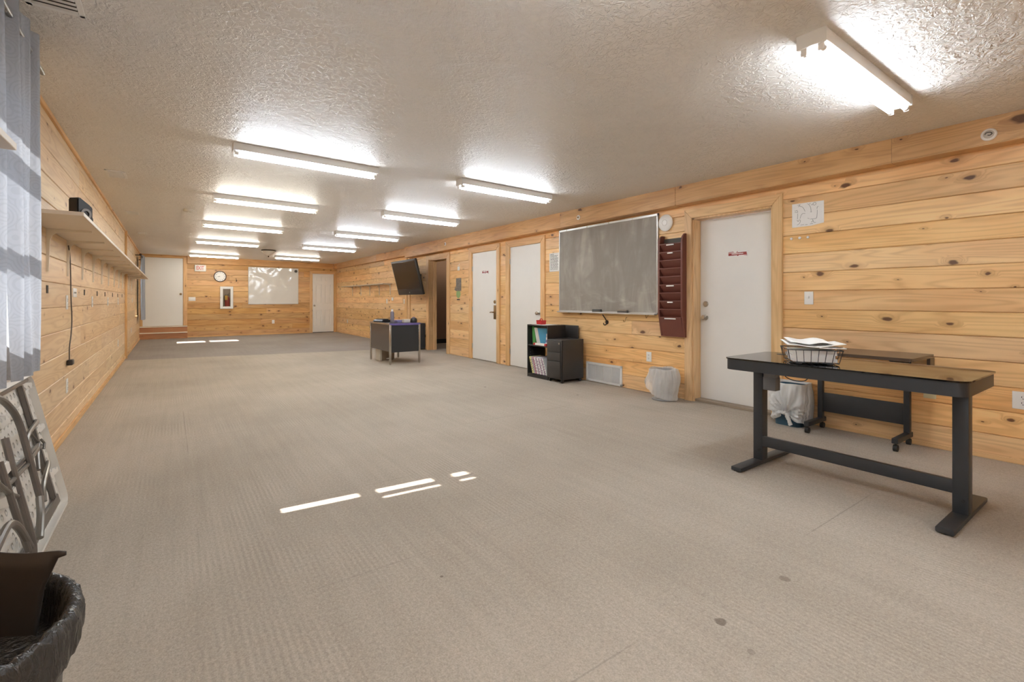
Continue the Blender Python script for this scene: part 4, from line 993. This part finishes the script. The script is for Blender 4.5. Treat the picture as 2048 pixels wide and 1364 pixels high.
bar('leg_post', [(2.64, .50, .062), (2.63, .30, .065), (2.66, .12, .06)], .0145, 'steel_paint', 10, 4)
bar('leg_foot', [(2.35, .26, .06), (2.50, .29, .07), (2.59, .245, .07), (2.69, .12, .06)], .0165, 'steel_paint', 10, 5)
bar('leg_post', [(2.2, .62, .06), (2.45, .52, .06), (2.62, .38, .065), (2.72, .33, .06)], .0115, 'steel', 10, 4)
flat('end_bar', 1.95, 1.995, .10, .708, .014, .055, 'steel_paint')
flat('clip', 2.64, 2.80, .43, .475, .012, .06, 'hdpe')
flat('clip', 2.62, 2.80, .325, .37, .012, .06, 'hdpe')

# ------------------------------------------------------------------ black bin in the near corner
bx, by = -.338, 1.12
t = thing('trash_can', 'dark round trash can with black liner in the near corner', 'trash can', (bx, by, 0))
bm = BM(); lathe(bm, [(0, .0), (.160, 0), (.166, .01), (.190, .54), (.202, .55), (.205, .585), (.200, .59), (.192, .585), (.184, .54), (.156, .02), (0, .02)], 40); obj('bucket', bm, M['bin_dark'], t)
bm = BM(); rw = random.Random(3)
ph = [rw.uniform(0, 6.28) for _ in range(8)]
def lin_w(a, h): return 1 + .004 * math.sin(23 * a + ph[0] + 40 * h) + .004 * math.sin(13 * a + ph[1] - 50 * h) + .005 * math.sin(47 * a + ph[2] + 60 * h) + .004 * math.sin(71 * a - 90 * h + ph[6]) + .004 * math.sin(5 * a + ph[3])
lathe(bm, [(.209, .540), (.213, .552), (.215, .565), (.215, .585), (.211, .599), (.205, .604), (.197, .602), (.190, .590), (.182, .55), (.165, .45), (.150, .28), (.13, .14), (.06, .09), (0.0005, .085)], 240, wob=lin_w)
for v in bm.verts:
    if v.co.z > .5:
        a = math.atan2(v.co.y, v.co.x); v.co.z += .002 * math.sin(9 * a + ph[4]) + .002 * math.sin(29 * a + ph[5]) + .0015 * math.sin(53 * a)
        if v.co.z < .556: v.co.z += .012 * math.sin(4 * a + ph[6]) - .006
obj('liner', bm, M['bag_black'], t, smooth=60)
t = thing('card_sheet', 'large dark card sheet sticking up out of the black-lined trash can', 'card', (bx, by, .30))
bm = BM(); g = []; P0 = Vector((-.178, 1.181)); Rd = Vector((.813, -.582)); Fd = Vector((.582, .813))
for i in range(17):
    s = -.135 + .135 * i / 16; row = []
    for j in range(13):
        fz = j / 12; zz = .372 * fz
        if j > 9 and i < 4: zz -= .010 * (1 - i / 4) ** 2 * (j - 9) / 3        # rounded top corner
        pp = P0 + Rd * (s * (.60 + .40 * fz) - .035 * (1 - fz)) + Fd * (.25 * (s + .07) ** 2 * 4 - .03 * (1 - fz))
        row.append(bm.verts.new((pp.x - bx, pp.y - by, zz + .0015 * math.sin(40 * s))))
    g.append(row)
for i in range(16):
    for j in range(12): bm.faces.new((g[i][j], g[i + 1][j], g[i + 1][j + 1], g[i][j + 1]))
def off(v, a, b): return bm.verts.new(v.co + Vector((Rd.x * a, Rd.y * a, b)))
e = g[16]; a0 = off(e[12], .014, .001); a1 = off(e[12], .014, -.012); a2 = off(e[12], .028, .000); a3 = off(e[12], .028, -.007)
bm.faces.new((e[10], a1, a0, e[12], e[11])); bm.faces.new((a1, a3, a2, a0))
obj('sheet', bm, M['card_dark'], t, smooth=60, solid=.003)
bm = BM(); quad(bm, [(-.08, -.02, -.05), (.0, .01, -.045), (.055, .03, .0), (.01, .02, .055)]); quad(bm, [(.01, .02, .055), (.055, .03, .0), (.065, .06, .05), (.03, .05, .06)])
o = tag(obj('crumpled_paper', bm, M['paper'], solid=.002, smooth=0), 'crumpled white paper inside the black-lined trash can', 'paper'); o.location = (-.275, 1.125, .53); o.scale = (.6, .6, .6)

# ------------------------------------------------------------------ standing desk
dx, dy = 3.335, 1.18
t = thing('standing_desk', 'black standing desk with glossy glass top and crossbar', 'desk', (dx, dy, 0))
bm = BM(); prism(bm, rrect(-.312, .305, -.607, .612, .06, 6), .733, .741, lambda p, a: (p[0], p[1], a)); obj('tabletop', bm, M['black_glass'], t, smooth=30)
bm = BM(); prism(bm, rrect(-.305, .298, -.60, .605, .055, 6), .664, .733, lambda p, a: (p[0], p[1], a)); obj('apron', bm, M['black_metal'], t, smooth=30)
for y0, y1 in ((.478, .540), (-.558, -.494)):
    bm = BM(); box(bm, -.052, .022, y0, y1, .03, .664, .004); l = obj('leg', bm, M['black_metal'], t)
    bm = BM(); disc(bm, (0, 0, 0), .008, .004); [setattr(v, 'co', Vector((-.052 - (-v.co.y), (y0 + y1) / 2 - .012, .09 + v.co.z))) if False else None for v in bm.verts]
    for v in bm.verts: v.co = Vector((-.052 + v.co.y, (y0 + y1) / 2 - .01 + v.co.x, .10 + v.co.z))
    obj('bolt', bm, M['dark_rubber'], l)
    bm = BM(); box(bm, -.325, .345, y0 - .002, y1 + .006, .006, .032, .006); f_ = obj('foot', bm, M['black_metal'], t)
    bm = BM()
    for x in (-.29, .30): cyl(bm, (x, (y0 + y1) / 2, 0), (x, (y0 + y1) / 2, .008), .02, seg=12)
    obj('glide', bm, M['dark_rubber'], f_)
bm = BM(); box(bm, -.05, -.02, -.495, .479, .128, .196, .003); obj('crossbar', bm, M['black_metal'], t)
bm = BM(); box(bm, -.05, .01, .392, .472, .600, .664, .003); box(bm, -.052, .012, .390, .474, .515, .603, .003); obj('power_brick', bm, M['brick_grey'], t)
bm = BM(); box(bm, .01, .10, .36, .42, .64, .664, .003); tube(bm, [(.05, .38, .648), (.04, .37, .61), (.05, .32, .588), (.07, .26, .592), (.08, .24, .63), (.085, .23, .664)], .003, 6, 5); tube(bm, [(0, -.10, .664), (0, -.12, .655), (0, -.15, .664)], .003, 6, 4); obj('cable', bm, M['black_plastic'], t)
bm = BM(); lathe(bm, [(0, .7405), (.03, .7405), (.03, .7425), (0, .7425)], 24, (.18, .46, 0)); obj('cable_grommet', bm, M['black_plastic'], t)
# wire basket with papers
ba = math.radians(-56); bc = (3.205, 1.325, .742)
t = thing('wire_basket', 'dark wire letter basket on the standing desk', 'basket', bc, ba)
bm = BM(); L2, W2_, H2 = .125, .105, .085
def ring(z, g): return [(-L2 - g, -W2_ - g, z), (L2 + g, -W2_ - g, z), (L2 + g, W2_ + g, z), (-L2 - g, W2_ + g, z), (-L2 - g, -W2_ - g, z)]
for z, gq, r in ((.008, 0, .0026), (H2, .018, .003)): tube(bm, ring(z, gq), r, 6)
for i in range(8):
    x = -L2 + 2 * L2 * i / 7
    for s in (-1, 1): tube(bm, [(x * 1.12, s * (W2_ + .018), H2), (x, s * W2_, .008)], .0017, 6)
    tube(bm, [(x, -W2_, .008), (x, W2_, .008)], .002, 6)
for i in range(5):
    y = -W2_ + 2 * W2_ * i / 4
    for s in (-1, 1): tube(bm, [(s * (L2 + .018), y * 1.12, H2), (s * L2, y, .008)], .0017, 6)
obj('wire_frame', bm, M['black_metal'], t)
bm = BM()
for s in (-1, 1): box(bm, s * .08 - .016, s * .08 + .016, -W2_ - .004, -W2_ + .012, 0, .012, .002)
obj('foot_clip', bm, M['black_metal'], t, smooth=0)
t2 = thing('paper_stack', 'stack of white papers filling the wire basket', 'papers', (bc[0], bc[1], bc[2] + .0125), ba)
bm = BM(); rr = random.Random(2)
for k in range(7):
    z = k * .010; a = rr.uniform(-.006, .006); box(bm, -.114 + a, .114 + a, -.093, .093, z, z + .0095)
obj('lower_sheets', bm, M['paper'], t2, smooth=0)
bm = BM(); g = []
for i in range(13):
    row = []
    for j in range(9):
        u, v = i / 12, j / 8
        row.append(bm.verts.new((-.145 + .30 * u, -.13 + .25 * v, .094 + .006 * math.sin(u * 9) * (1 - v) * .6 + .012 * (u - .4) ** 2 * 4 + .014 * v * (1 - u))))
    g.append(row)
for i in range(12):
    for j in range(8): bm.faces.new((g[i][j], g[i + 1][j], g[i + 1][j + 1], g[i][j + 1]))
obj('top_sheet', bm, M['paper'], t2, smooth=60, solid=.004)
bm = BM(); g = []
for i in range(13):
    row = []
    for j in range(9):
        u, v = i / 12, j / 8
        row.append(bm.verts.new((-.125 + .22 * u, -.115 + .24 * v, .112 + .006 * math.sin(u * 9 + 1) + .012 * v)))
    g.append(row)
for i in range(12):
    for j in range(8): bm.faces.new((g[i][j], g[i + 1][j], g[i + 1][j + 1], g[i][j + 1]))
obj('loose_sheet', bm, M['paper'], t2, smooth=60, solid=.002)
bm = BM(); box(bm, .02, .155, -.135, -.02, .085, .0895, .001); obj('booklet', bm, M['paper'], t2, smooth=0)

# training table by the wall
t = thing('training_table', 'dark wheeled table pushed against the wall behind the standing desk', 'table', (4.46, 1.50, 0))
bm = BM(); prism(bm, rrect(-.275, .235, -.42, .37, .02, 4), .692, .715, lambda p, a: (p[0], p[1], a)); obj('tabletop', bm, M['table_dark'], t, smooth=30)
for yc in (-.27, .335):
    bm = BM(); box(bm, .165, .205, yc - .02, yc + .02, .095, .692, .003); obj('leg', bm, M['black_metal'], t)
    bm = BM(); box(bm, -.10, .245, yc - .02, yc + .02, .06, .098, .004); f_ = obj('foot', bm, M['black_metal'], t)
    for x in (-.075, .215):
        bm = BM(); cyl(bm, (x, yc - .013, .025), (x, yc + .013, .025), .025, seg=16); cyl(bm, (x, yc, .03), (x, yc, .065), .008, seg=8); obj('caster', bm, M['dark_rubber'], f_)
    bm = BM(); prism(bm, [(.205, .60), (.205, .692), (-.18, .692), (-.15, .668)], yc - .015, yc + .015, lambda p, a: (p[0], a, p[1])); obj('bracket', bm, M['black_metal'], t, smooth=0)
bm = BM(); box(bm, .175, .19, -.25, .315, .155, .318, .002); obj('modesty_panel', bm, M['black_metal'], t)
bm = BM(); prism(bm, [(.13, -.42), (.235, -.42), (.235, -.40), (.13, -.40)], .60, .692, lambda p, a: (p[0], p[1], a)); obj('end_flap', bm, M['table_dark'], t, smooth=0)

# bin with tied white bag
t = thing('waste_bin', 'blue bin wrapped in a knotted white bag under the standing desk', 'waste bin', (4.585, 2.055, 0), RW)
def rr_r(a, hx, hy, n=5): return (abs(math.cos(a) / hx) ** n + abs(math.sin(a) / hy) ** n) ** (-1 / n)
bm = BM(); rows = []
for z, k in ((0, .86), (.02, .88), (.36, 1.0), (.36, .95), (.03, .83)):
    rows.append([bm.verts.new((rr_r(a, .126, .109) * k * math.cos(a), rr_r(a, .126, .109) * k * math.sin(a), z)) for a in [2 * PI * i / 48 for i in range(48)]])
for a, b in zip(rows, rows[1:]):
    for i in range(48): bm.faces.new((a[i], a[(i + 1) % 48], b[(i + 1) % 48], b[i]))
bm.faces.new(list(reversed(rows[0]))); bm.faces.new(rows[-1]); obj('tub', bm, M['bin_blue'], t)
bm = BM(); rows = []; NA, NZ = 160, 22; kx, kz = .005, .115
for j in range(NZ + 1):
    row = []
    for i in range(NA):
        a = 2 * PI * i / NA; r = rr_r(a, .138, .122); x0 = r * math.cos(a); front = max(0, -math.sin(a)) ** .5
        hem = .03 + .085 * front * math.exp(-((x0 - .0) / .085) ** 2) + .012 * math.sin(a * 7)
        q = j / NZ; z = .380 - (.380 - hem) * q
        dxk, dzk = x0 - kx, z - kz; dist = math.hypot(dxk, dzk); th = math.atan2(dzk, dxk)
        pl_ = min(1, q * 5) * .013 * math.sin(th * 17 + 2 * math.sin(th * 3)) * front * min(1, dist / .05) + (.004 * math.sin(a * 26 + 6 * q) + .006 * math.sin(a * 9 + 3 * q)) * min(1, q * 5)
        puff = .014 * math.sin(PI * min(1, q * 1.1)) - .012 * front * math.exp(-(dist / .05) ** 2) + .004
        rr_ = r * (1.0 - .02 * q) + puff + pl_
        row.append(bm.verts.new((rr_ * math.cos(a), rr_ * math.sin(a), z + .003 * math.sin(a * 5) * (1 - q))))
    rows.append(row)
inner = [[bm.verts.new((v.co.x * s, v.co.y * s, v.co.z + dz)) for v in rows[0]] for s, dz in ((.95, .002), (.86, -.03), (.80, -.16))]
allr = [inner[2], inner[1], inner[0]] + rows
for a, b in zip(allr, allr[1:]):
    for i in range(NA): bm.faces.new((a[i], a[(i + 1) % NA], b[(i + 1) % NA], b[i]))
obj('bag', bm, M['bag_white'], t, smooth=70)
bm = BM(); lathe(bm, [(0, -.018), (.014, -.012), (.020, 0), (.014, .014), (0, .02)], 14, (.0, -.122, kz))
for pts, r in (([(-.01, -.125, kz), (-.035, -.135, kz + .004), (-.065, -.13, kz - .012)], .016), ([(.01, -.125, kz), (.03, -.132, kz - .03), (.045, -.128, kz - .07), (.05, -.125, kz - .095)], .016)): tube(bm, pts, r, 10, 4)
for v in bm.verts: v.co += Vector((.003 * math.sin(v.co.x * 300), .003 * math.sin(v.co.z * 260), .003 * math.sin(v.co.x * 230)))
obj('bag_knot', bm, M['bag_white'], t, smooth=70)
# bin with loose clear bag
t = thing('waste_bin', 'grey round bin in a loose clear bag below the chalkboard end', 'waste bin', (4.545, 3.405, 0), RW)
bm = BM(); lathe(bm, [(0, .004), (.112, .004), (.128, .004), (.130, .012), (.118, .016), (.100, .018), (.128, .33), (.133, .335), (.130, .34), (.124, .335), (.096, .022), (0, .022)], 36); obj('tub', bm, M['bin_grey'], t)
bm = BM(); rows = []; NA, NZ = 120, 20
for j in range(NZ + 1):
    q = j / NZ; row = []
    for i in range(NA):
        a = 2 * PI * i / NA; ca, sa = math.cos(a), math.sin(a)
        hem = .055 - .045 * ca + .085 * max(0, -ca - .2)
        z = .352 - (.352 - hem) * q
        r = .149 + .008 * q
        r += .085 * (max(0, -ca) ** 3) * q ** 1.2 * (1 - .15 * max(0, q - .8) * 5) + .040 * max(0, ca) * math.sin(PI * min(1, q * 1.2)) * .8
        if sa > 0: r -= .075 * sa ** 2 * q * .4
        r += .005 * math.sin(a * 13 + 7 * q) + .006 * math.sin(a * 5 - 6 * q) + .003 * math.sin(a * 29 + 4 * q)
        row.append(bm.verts.new((r * ca, r * sa, z + .006 * math.sin(a * 4 + 1) * (1 - q))))
    rows.append(row)
inner = [[bm.verts.new((v.co.x * s, v.co.y * s, v.co.z + dz)) for v in rows[0]] for s, dz in ((.93, .003), (.86, -.05), (.70, -.25))]
allr = [inner[2], inner[1], inner[0]] + rows
for a, b in zip(allr, allr[1:]):
    for i in range(NA): bm.faces.new((a[i], a[(i + 1) % NA], b[(i + 1) % NA], b[i]))
obj('bag', bm, M['bag_clear'], t, smooth=70)

# ------------------------------------------------------------------ bookcase + file cabinet group
t = thing('bookcase', 'low open black bookcase with binders in front of the plain white door', 'bookcase', (4.30, 5.385, 0), RW)
w, Dp, H = .237, .33, .765
for s in (-1, 1):
    bm = BM(); x0, x1 = (-w, -w + .016) if s < 0 else (w - .016, w); box(bm, x0, x1, 0, Dp, 0, H, .001); sd = obj('side_panel', bm, M['black_plastic'], t, smooth=0)
    if s < 0:
        bm = BM()
        for yq in (.05, .28):
            for k in range(6): disc(bm, (0, 0, 0), .004, .001, 'X', 8); [None]
        bm.free(); bm = BM()
        for yq in (.05,):
            for k in range(6): disc(bm, (-w + .016, yq, .22 + k * .045), .004, .0012, 'X', 8)
        obj('pin_hole', bm, M['nickel'], sd, smooth=0)
for nm, z0, z1 in (('base_board', .0, .05), ('shelf', .455, .472), ('top_board', H - .016, H)):
    bm = BM(); box(bm, -w + .016, w - .016, .004, Dp - .004, z0, z1, .001); obj(nm, bm, M['black_plastic'], t, smooth=0)
bm = BM(); box(bm, -.012, .012, Dp - .012, Dp - .004, .05, H - .016); obj('back_rail', bm, M['black_plastic'], t, smooth=0)
def book(name, label, cat, mat, x, z, y, th, d, h, lean, group):
    """upright book: spine faces the room (-y); leans towards viewer's left by `lean` about its foot"""
    o = thing(name, label, cat, (4.30, 5.385, 0), RW, group)
    c, s = math.cos(lean), math.sin(lean)
    R2 = Matrix(((c, 0, -s), (0, 1, 0), (s, 0, c)))
    o.location = Vector((4.30, 5.385, 0)) + Matrix.Rotation(RW, 3, 'Z') @ Vector((x, y, z)); 
    o.rotation_euler = (Matrix.Rotation(RW, 3, 'Z') @ R2).to_euler()
    bm = BM(); box(bm, 0, th, 0, d, 0, h, .002); obj('cover', bm, M[mat], o, smooth=0)
    bm = BM(); box(bm, .003, th - .003, .004, d + .001, .003, h + .001); obj('pages', bm, M['paper'], o, smooth=0)
    if name != 'binder':
        bm = BM(); q = .12 * h
        while q < .85 * h:
            l = random.uniform(.01, .03); box(bm, th * .3, th * .7, -.0008, .001, q, q + l); q += l + random.uniform(.006, .02)
        obj('spine_print', bm, M['ink'], o, smooth=0)
    return o
zs, zb = .473, .051
GB = 'binders on the bookcase shelf'
book('binder', 'green binder leaning at the end of the bookcase shelf', 'binder', 'green', -.198, zs, .07, .055, .24, .262, .07, GB)
book('binder', 'thin white binder leaning next to the green one', 'binder', 'enamel_white', -.088, zs, .065, .030, .24, .252, .26, GB)
book('binder', 'white binder leaning against the blue binder', 'binder', 'enamel_white', -.052, zs, .065, .034, .24, .248, .26, GB)
t = thing('binder', 'wide blue binder leaning on the bookcase shelf', 'binder', (4.30 + .068, 5.385 + .002, zs), RW + math.radians(31), GB)
bm = BM(); prism(bm, [(0, 0), (.18, 0), (.195, .24), (-.052, .243)], 0, .004, lambda p, a: (p[0], a, p[1])); prism(bm, [(0, 0), (.18, 0), (.195, .24), (-.052, .243)], .022, .026, lambda p, a: (p[0], a, p[1])); obj('cover', bm, M['blue'], t, smooth=0)
bm = BM(); prism(bm, [(.004, .002), (.176, .002), (.188, .236), (-.046, .238)], .004, .022, lambda p, a: (p[0], a, p[1])); obj('pages', bm, M['paper'], t, smooth=0)
for k, (wd, dd, hh, m, lb) in enumerate(((.10, .045, .045, 'paper', 'lowest white box in the pile beside the blue binder'), (.09, .043, .04, 'lilac', 'pale lilac box second in the pile beside the blue binder'), (.085, .043, .035, 'paper', 'white box third in the pile beside the blue binder'), (.075, .04, .05, 'grey_book', 'top grey box in the pile beside the blue binder'))):
    bm = BM(); box(bm, 0, wd, 0, dd, 0, hh, .002)
    o = tag(obj('small_box', bm, M[m], smooth=0), lb, 'box', 'boxes piled in the bookcase'); zz = zs + sum((.045, .04, .035, .05)[:k])
    o.location = (4.30 + .056, 5.385 - .115 - .006 * k, zz); o.rotation_euler = (0, 0, RW)
t = thing('flat_box', 'flat white box with red ends lying at the shelf edge', 'box', (4.302, 5.385 + .095, zs), RW)
bm = BM(); box(bm, .04, .25, 0, .05, 0, .030, .002); obj('sleeve', bm, M['paper'], t, smooth=0)
bm = BM(); box(bm, 0, .04, 0, .05, 0, .031, .002); box(bm, .25, .29, 0, .05, 0, .031, .002); obj('red_end', bm, M['red_plastic'], t, smooth=0)
GK = 'workbooks leaning on the bookcase floor'
xs = -.219 + .25 * math.sin(.33)
for m, th, h, ln, lb in (('yellow_book', .034, .25, .33, 'pale yellow workbook leaning at the end of the lower row'), ('grey_book', .026, .25, .335, 'grey workbook beside the yellow one in the lower row'), ('pink_book', .028, .25, .34, 'pink workbook in the lower row of the bookcase'),
                         ('paper', .026, .25, .345, 'white workbook directly after the pink one'), ('mauve_book', .024, .25, .35, 'mauve workbook, first of the three in the lower row'), ('paper', .026, .25, .355, 'white printed workbook between the first two mauve ones'),
                         ('mauve_book', .024, .24, .36, 'mauve workbook, middle of the three in the lower row'), ('paper', .026, .25, .365, 'white workbook before the last mauve one'), ('mauve_book', .022, .25, .37, 'mauve workbook, last of the three in the lower row'),
                         ('paper', .020, .25, .375, 'white workbook at the file cabinet end of the lower row')):
    book('workbook', lb, 'book', m, xs, zb, .02, th, .20, h, ln, GK); xs += th / math.cos(ln) + .0065
t = thing('magazine_stack', 'pile of papers lying at the back above the lower books', 'papers', (4.30 + .235, 5.36, zb), RW)
bm = BM(); rr = random.Random(9)
for k in range(11):
    a = rr.uniform(-.01, .01); box(bm, -.11 + a, .13 + a, -.0, .078, k * .022, k * .022 + .0212)
obj('sheets', bm, M['grey_book'], t, smooth=0)
bm = BM(); box(bm, -.10, .14, -.005, .078, .243, .252); obj('top_folder', bm, M['black_plastic'], t, smooth=0)
# back board, red basket, papers on top
t = thing('loose_board', 'thin dark board standing on edge between bookcase and wall', 'board', (4.70, 5.14, 0), RW)
bm = BM(); box(bm, -.185, .185, -.006, .006, 0, .762, .002); obj('panel', bm, M['grey_black'], t, smooth=0)
t = thing('red_basket', 'small red plastic basket on top of the bookcase', 'basket', (4.385, 5.40, H), RW)
bm = BM(); prism(bm, [(-.055, 0), (.055, 0), (.066, .06), (.058, .06), (.048, .006), (-.048, .006), (-.058, .06), (-.066, .06)], -.04, .04, lambda p, a: (p[0], a, p[1])); box(bm, -.054, .054, -.04, -.034, 0, .055); box(bm, -.054, .054, .034, .04, 0, .055); obj('tub', bm, M['red_plastic'], t, smooth=0)
bm = BM(); tube(bm, [(-.03, 0, .055), (-.02, 0, .078), (.02, 0, .078), (.03, 0, .055)], .006, 8, 4); obj('handle', bm, M['red_plastic'], t)
bm = BM(); box(bm, -.15, .15, -.09, .11, 0, .003); box(bm, -.03, .19, -.06, .12, .003, .006)
o = tag(obj('paper_sheets', bm, M['paper'], smooth=0), 'white papers lying on top of the bookcase under the red basket', 'papers'); o.location = (4.40, 5.385, H); o.rotation_euler = (0, 0, RW)
o.scale = (1, 1, 1)
bpy.data.objects['red_basket'].location.z = H + .006
t = thing('file_cabinet', 'charcoal three-drawer file cabinet on casters beside the grille', 'cabinet', (4.262, 4.972, 0), RW)
w, Dp = .155, .405
bm = BM(); box(bm, -w, w, .018, Dp, .045, .585, .006); obj('body', bm, M['grey_black'], t, smooth=30)
for z0, z1 in ((.065, .29), (.295, .41), (.415, .565)):
    bm = BM(); box(bm, -w + .004, w - .03, 0, .018, z0, z1, .003); obj('drawer', bm, M['grey_black'], t, smooth=30)
bm = BM(); box(bm, w - .026, w, .004, .018, .05, .58, .006); obj('grip_rail', bm, M['black_plastic'], t)
bm = BM(); disc(bm, (w - .05, 0, .535), .011, .004, seg=14); obj('lock', bm, M['nickel'], t)
for x in (-w + .03, w - .03):
    for y in (.04, Dp - .04):
        bm = BM(); cyl(bm, (x - .010, y, .022), (x + .010, y, .022), .022, seg=14); cyl(bm, (x, y, .025), (x, y, .047), .012, seg=8); obj('caster', bm, M['dark_rubber'], t)

# ------------------------------------------------------------------ metal desk in the middle of the room
t = thing('metal_desk', 'old metal desk with chrome legs and dark panels in mid room', 'desk', (3.37, 8.435, 0))
a, b = .27, .485
bm = BM(); box(bm, -a - .015, a + .015, -b - .01, b + .02, .692, .718, .004); obj('desktop', bm, M['panel_black'], t, smooth=0)
bm = BM(); box(bm, -a - .019, -a - .014, -b - .012, b + .024, .690, .719, .001); obj('edge_band', bm, M['chrome'], t, smooth=0)
bm = BM(); box(bm, -a - .016, a + .016, -b - .015, -b - .009, .682, .719, .001); obj('edge_band', bm, M['purple'], t, smooth=0)
for sx in (-1, 1):
    for sy in (-1, 1):
        bm = BM(); box(bm, sx * a - .016, sx * a + .016, sy * b - .016, sy * b + .016, .012, .692, .003); cyl(bm, (sx * a, sy * b, 0), (sx * a, sy * b, .014), .014, seg=10); obj('leg', bm, M['chrome'], t)
bm = BM(); box(bm, -a - .008, -a + .004, -b + .016, b - .016, .225, .69, .002); obj('front_panel', bm, M['panel_grey'], t, smooth=0)
bm = BM(); box(bm, -a + .016, a - .016, -b - .006, -b + .008, .212, .69, .002); obj('side_panel', bm, M['panel_black'], t, smooth=0)
bm = BM(); box(bm, -a + .016, a - .016, b - .008, b + .006, .212, .69, .002); obj('side_panel', bm, M['panel_black'], t, smooth=0)
bm = BM(); box(bm, -.18, a - .03, -b + .01, -b + .38, .24, .68, .003); obj('pedestal', bm, M['panel_black'], t, smooth=0)
for z in (.25, .395, .54):
    bm = BM(); box(bm, a - .03, a - .012, -b + .02, -b + .37, z, z + .135, .003); p_ = obj('drawer', bm, M['panel_black'], t, smooth=0)
    bm = BM(); box(bm, a - .012, a + .002, -b + .13, -b + .26, z + .06, z + .075, .003); obj('handle', bm, M['chrome'], p_)
dz = .7185
t = thing('black_tray', 'black folded case lying on the metal desk', 'case', (3.19, 8.56, dz), .2)
bm = BM(); prism(bm, [(-.10, 0), (.10, 0), (.12, .018), (.09, .045), (-.07, .05), (-.115, .02)], -.15, .15, lambda p, q: (p[0], q, p[1])); bmesh.ops.bevel(bm, geom=list(bm.edges), offset=.006, segments=2, affect='EDGES'); obj('body', bm, M['black_plastic'], t)
bm = BM(); box(bm, -.07, .06, -.11, .11, .046, .06, .005); obj('lid', bm, M['black_plastic'], t)
t = thing('water_bottle', 'grey metal bottle with pale cap standing on the metal desk', 'bottle', (3.19, 8.09, dz))
bm = BM(); lathe(bm, [(0, 0), (.033, 0), (.035, .01), (.035, .175), (.030, .195), (.018, .205), (0, .205)], 24); obj('body', bm, M['bottle'], t)
bm = BM(); lathe(bm, [(.016, .20), (.018, .205), (.018, .238), (.014, .242), (0, .242)], 18); obj('cap', bm, M['plastic_white'], t)
t = thing('lilac_case', 'long flat lilac case on the metal desk beside the bottle', 'case', (3.42, 8.28, dz))
bm = BM(); box(bm, -.11, .10, -.13, .13, 0, .042, .006); obj('body', bm, M['lilac'], t)
bm = BM(); box(bm, -.112, .102, -.132, .132, .032, .036, .001); obj('seam', bm, M['purple'], t, smooth=0)
t = thing('clear_box', 'small pale grey box on the metal desk between lilac case and black lump', 'box', (3.455, 8.065, dz))
bm = BM(); box(bm, -.075, .04, -.05, .05, 0, .06, .004); obj('body', bm, M['grey_book'], t)
bm = BM(); box(bm, -.077, .042, -.052, .052, .048, .062, .004); obj('lid', bm, M['beige'], t)
t = thing('black_pouch', 'rounded black pouch at the corner of the metal desk', 'pouch', (3.57, 8.03, dz))
bm = BM(); lathe(bm, [(0, 0), (.055, .0), (.062, .02), (.060, .055), (.048, .078), (.02, .086), (0, .087)], 20); obj('body', bm, M['black_plastic'], t)
bm = BM(); tube(bm, [(-.03, 0, .08), (-.015, 0, .094), (.015, 0, .094), (.03, 0, .08)], .005, 6, 3); obj('zip_pull', bm, M['purple'], t)
t = thing('floor_case', 'pale box standing on the floor beneath the metal desk', 'box', (3.30, 8.72, 0))
bm = BM(); box(bm, -.14, -.105, -.12, .13, 0, .30, .006); obj('front_face', bm, M['beige'], t)
bm = BM(); box(bm, -.105, .14, -.11, .12, .02, .29, .004); box(bm, -.09, .12, -.10, .11, 0, .02); obj('body', bm, M['tan_box'], t)
bm = BM(); box(bm, -.02, .07, -.13, -.11, .02, .045, .004); obj('latch', bm, M['plastic_white'], t)

# ------------------------------------------------------------------ camera
cam = bpy.data.cameras.new('camera'); co = bpy.data.objects.new('camera', cam); C.objects.link(co)
cam.sensor_width = 36.0; cam.lens = 956.5 / 2048 * 36.0; cam.shift_y = -(682 - 599.9) / 2048; cam.clip_start = .02; cam.clip_end = 200
co.location = (0, 0, 1.125); co.rotation_euler = (PI / 2, 0, -0.621075)
bpy.context.scene.camera = co
bpy.context.scene.cycles.caustics_reflective = False; bpy.context.scene.cycles.caustics_refractive = False
# ------------------------------------------------------------------ daylight
W = bpy.data.worlds.new('sky'); bpy.context.scene.world = W; W.use_nodes = True
bg = W.node_tree.nodes['Background']; bg.inputs[0].default_value = (0.72, 0.85, 1.0, 1); bg.inputs[1].default_value = 4.0
sd = bpy.data.lights.new('sun', 'SUN'); sd.energy = 18.0; sd.angle = math.radians(.5); sd.color = (1, .97, .93)
so = bpy.data.objects.new('sun', sd); C.objects.link(so)
so.rotation_euler = Vector((1, -.073, -.87)).to_track_quat('-Z', 'Y').to_euler()
bm = BM(); quad(bm, [(-40, -30, -.4), (XL - .3, -30, -.4), (XL - .3, 40, -.4), (-40, 40, -.4)])
struct(obj('ground_outside', bm, M['tan_box'], smooth=0), 'pale ground outside the windows', 'ground')

vs = bpy.context.scene.view_settings
vs.view_transform = 'Standard'; vs.look = 'None'; vs.gamma = 1.0; vs.exposure = 0.46; vs.use_curve_mapping = False
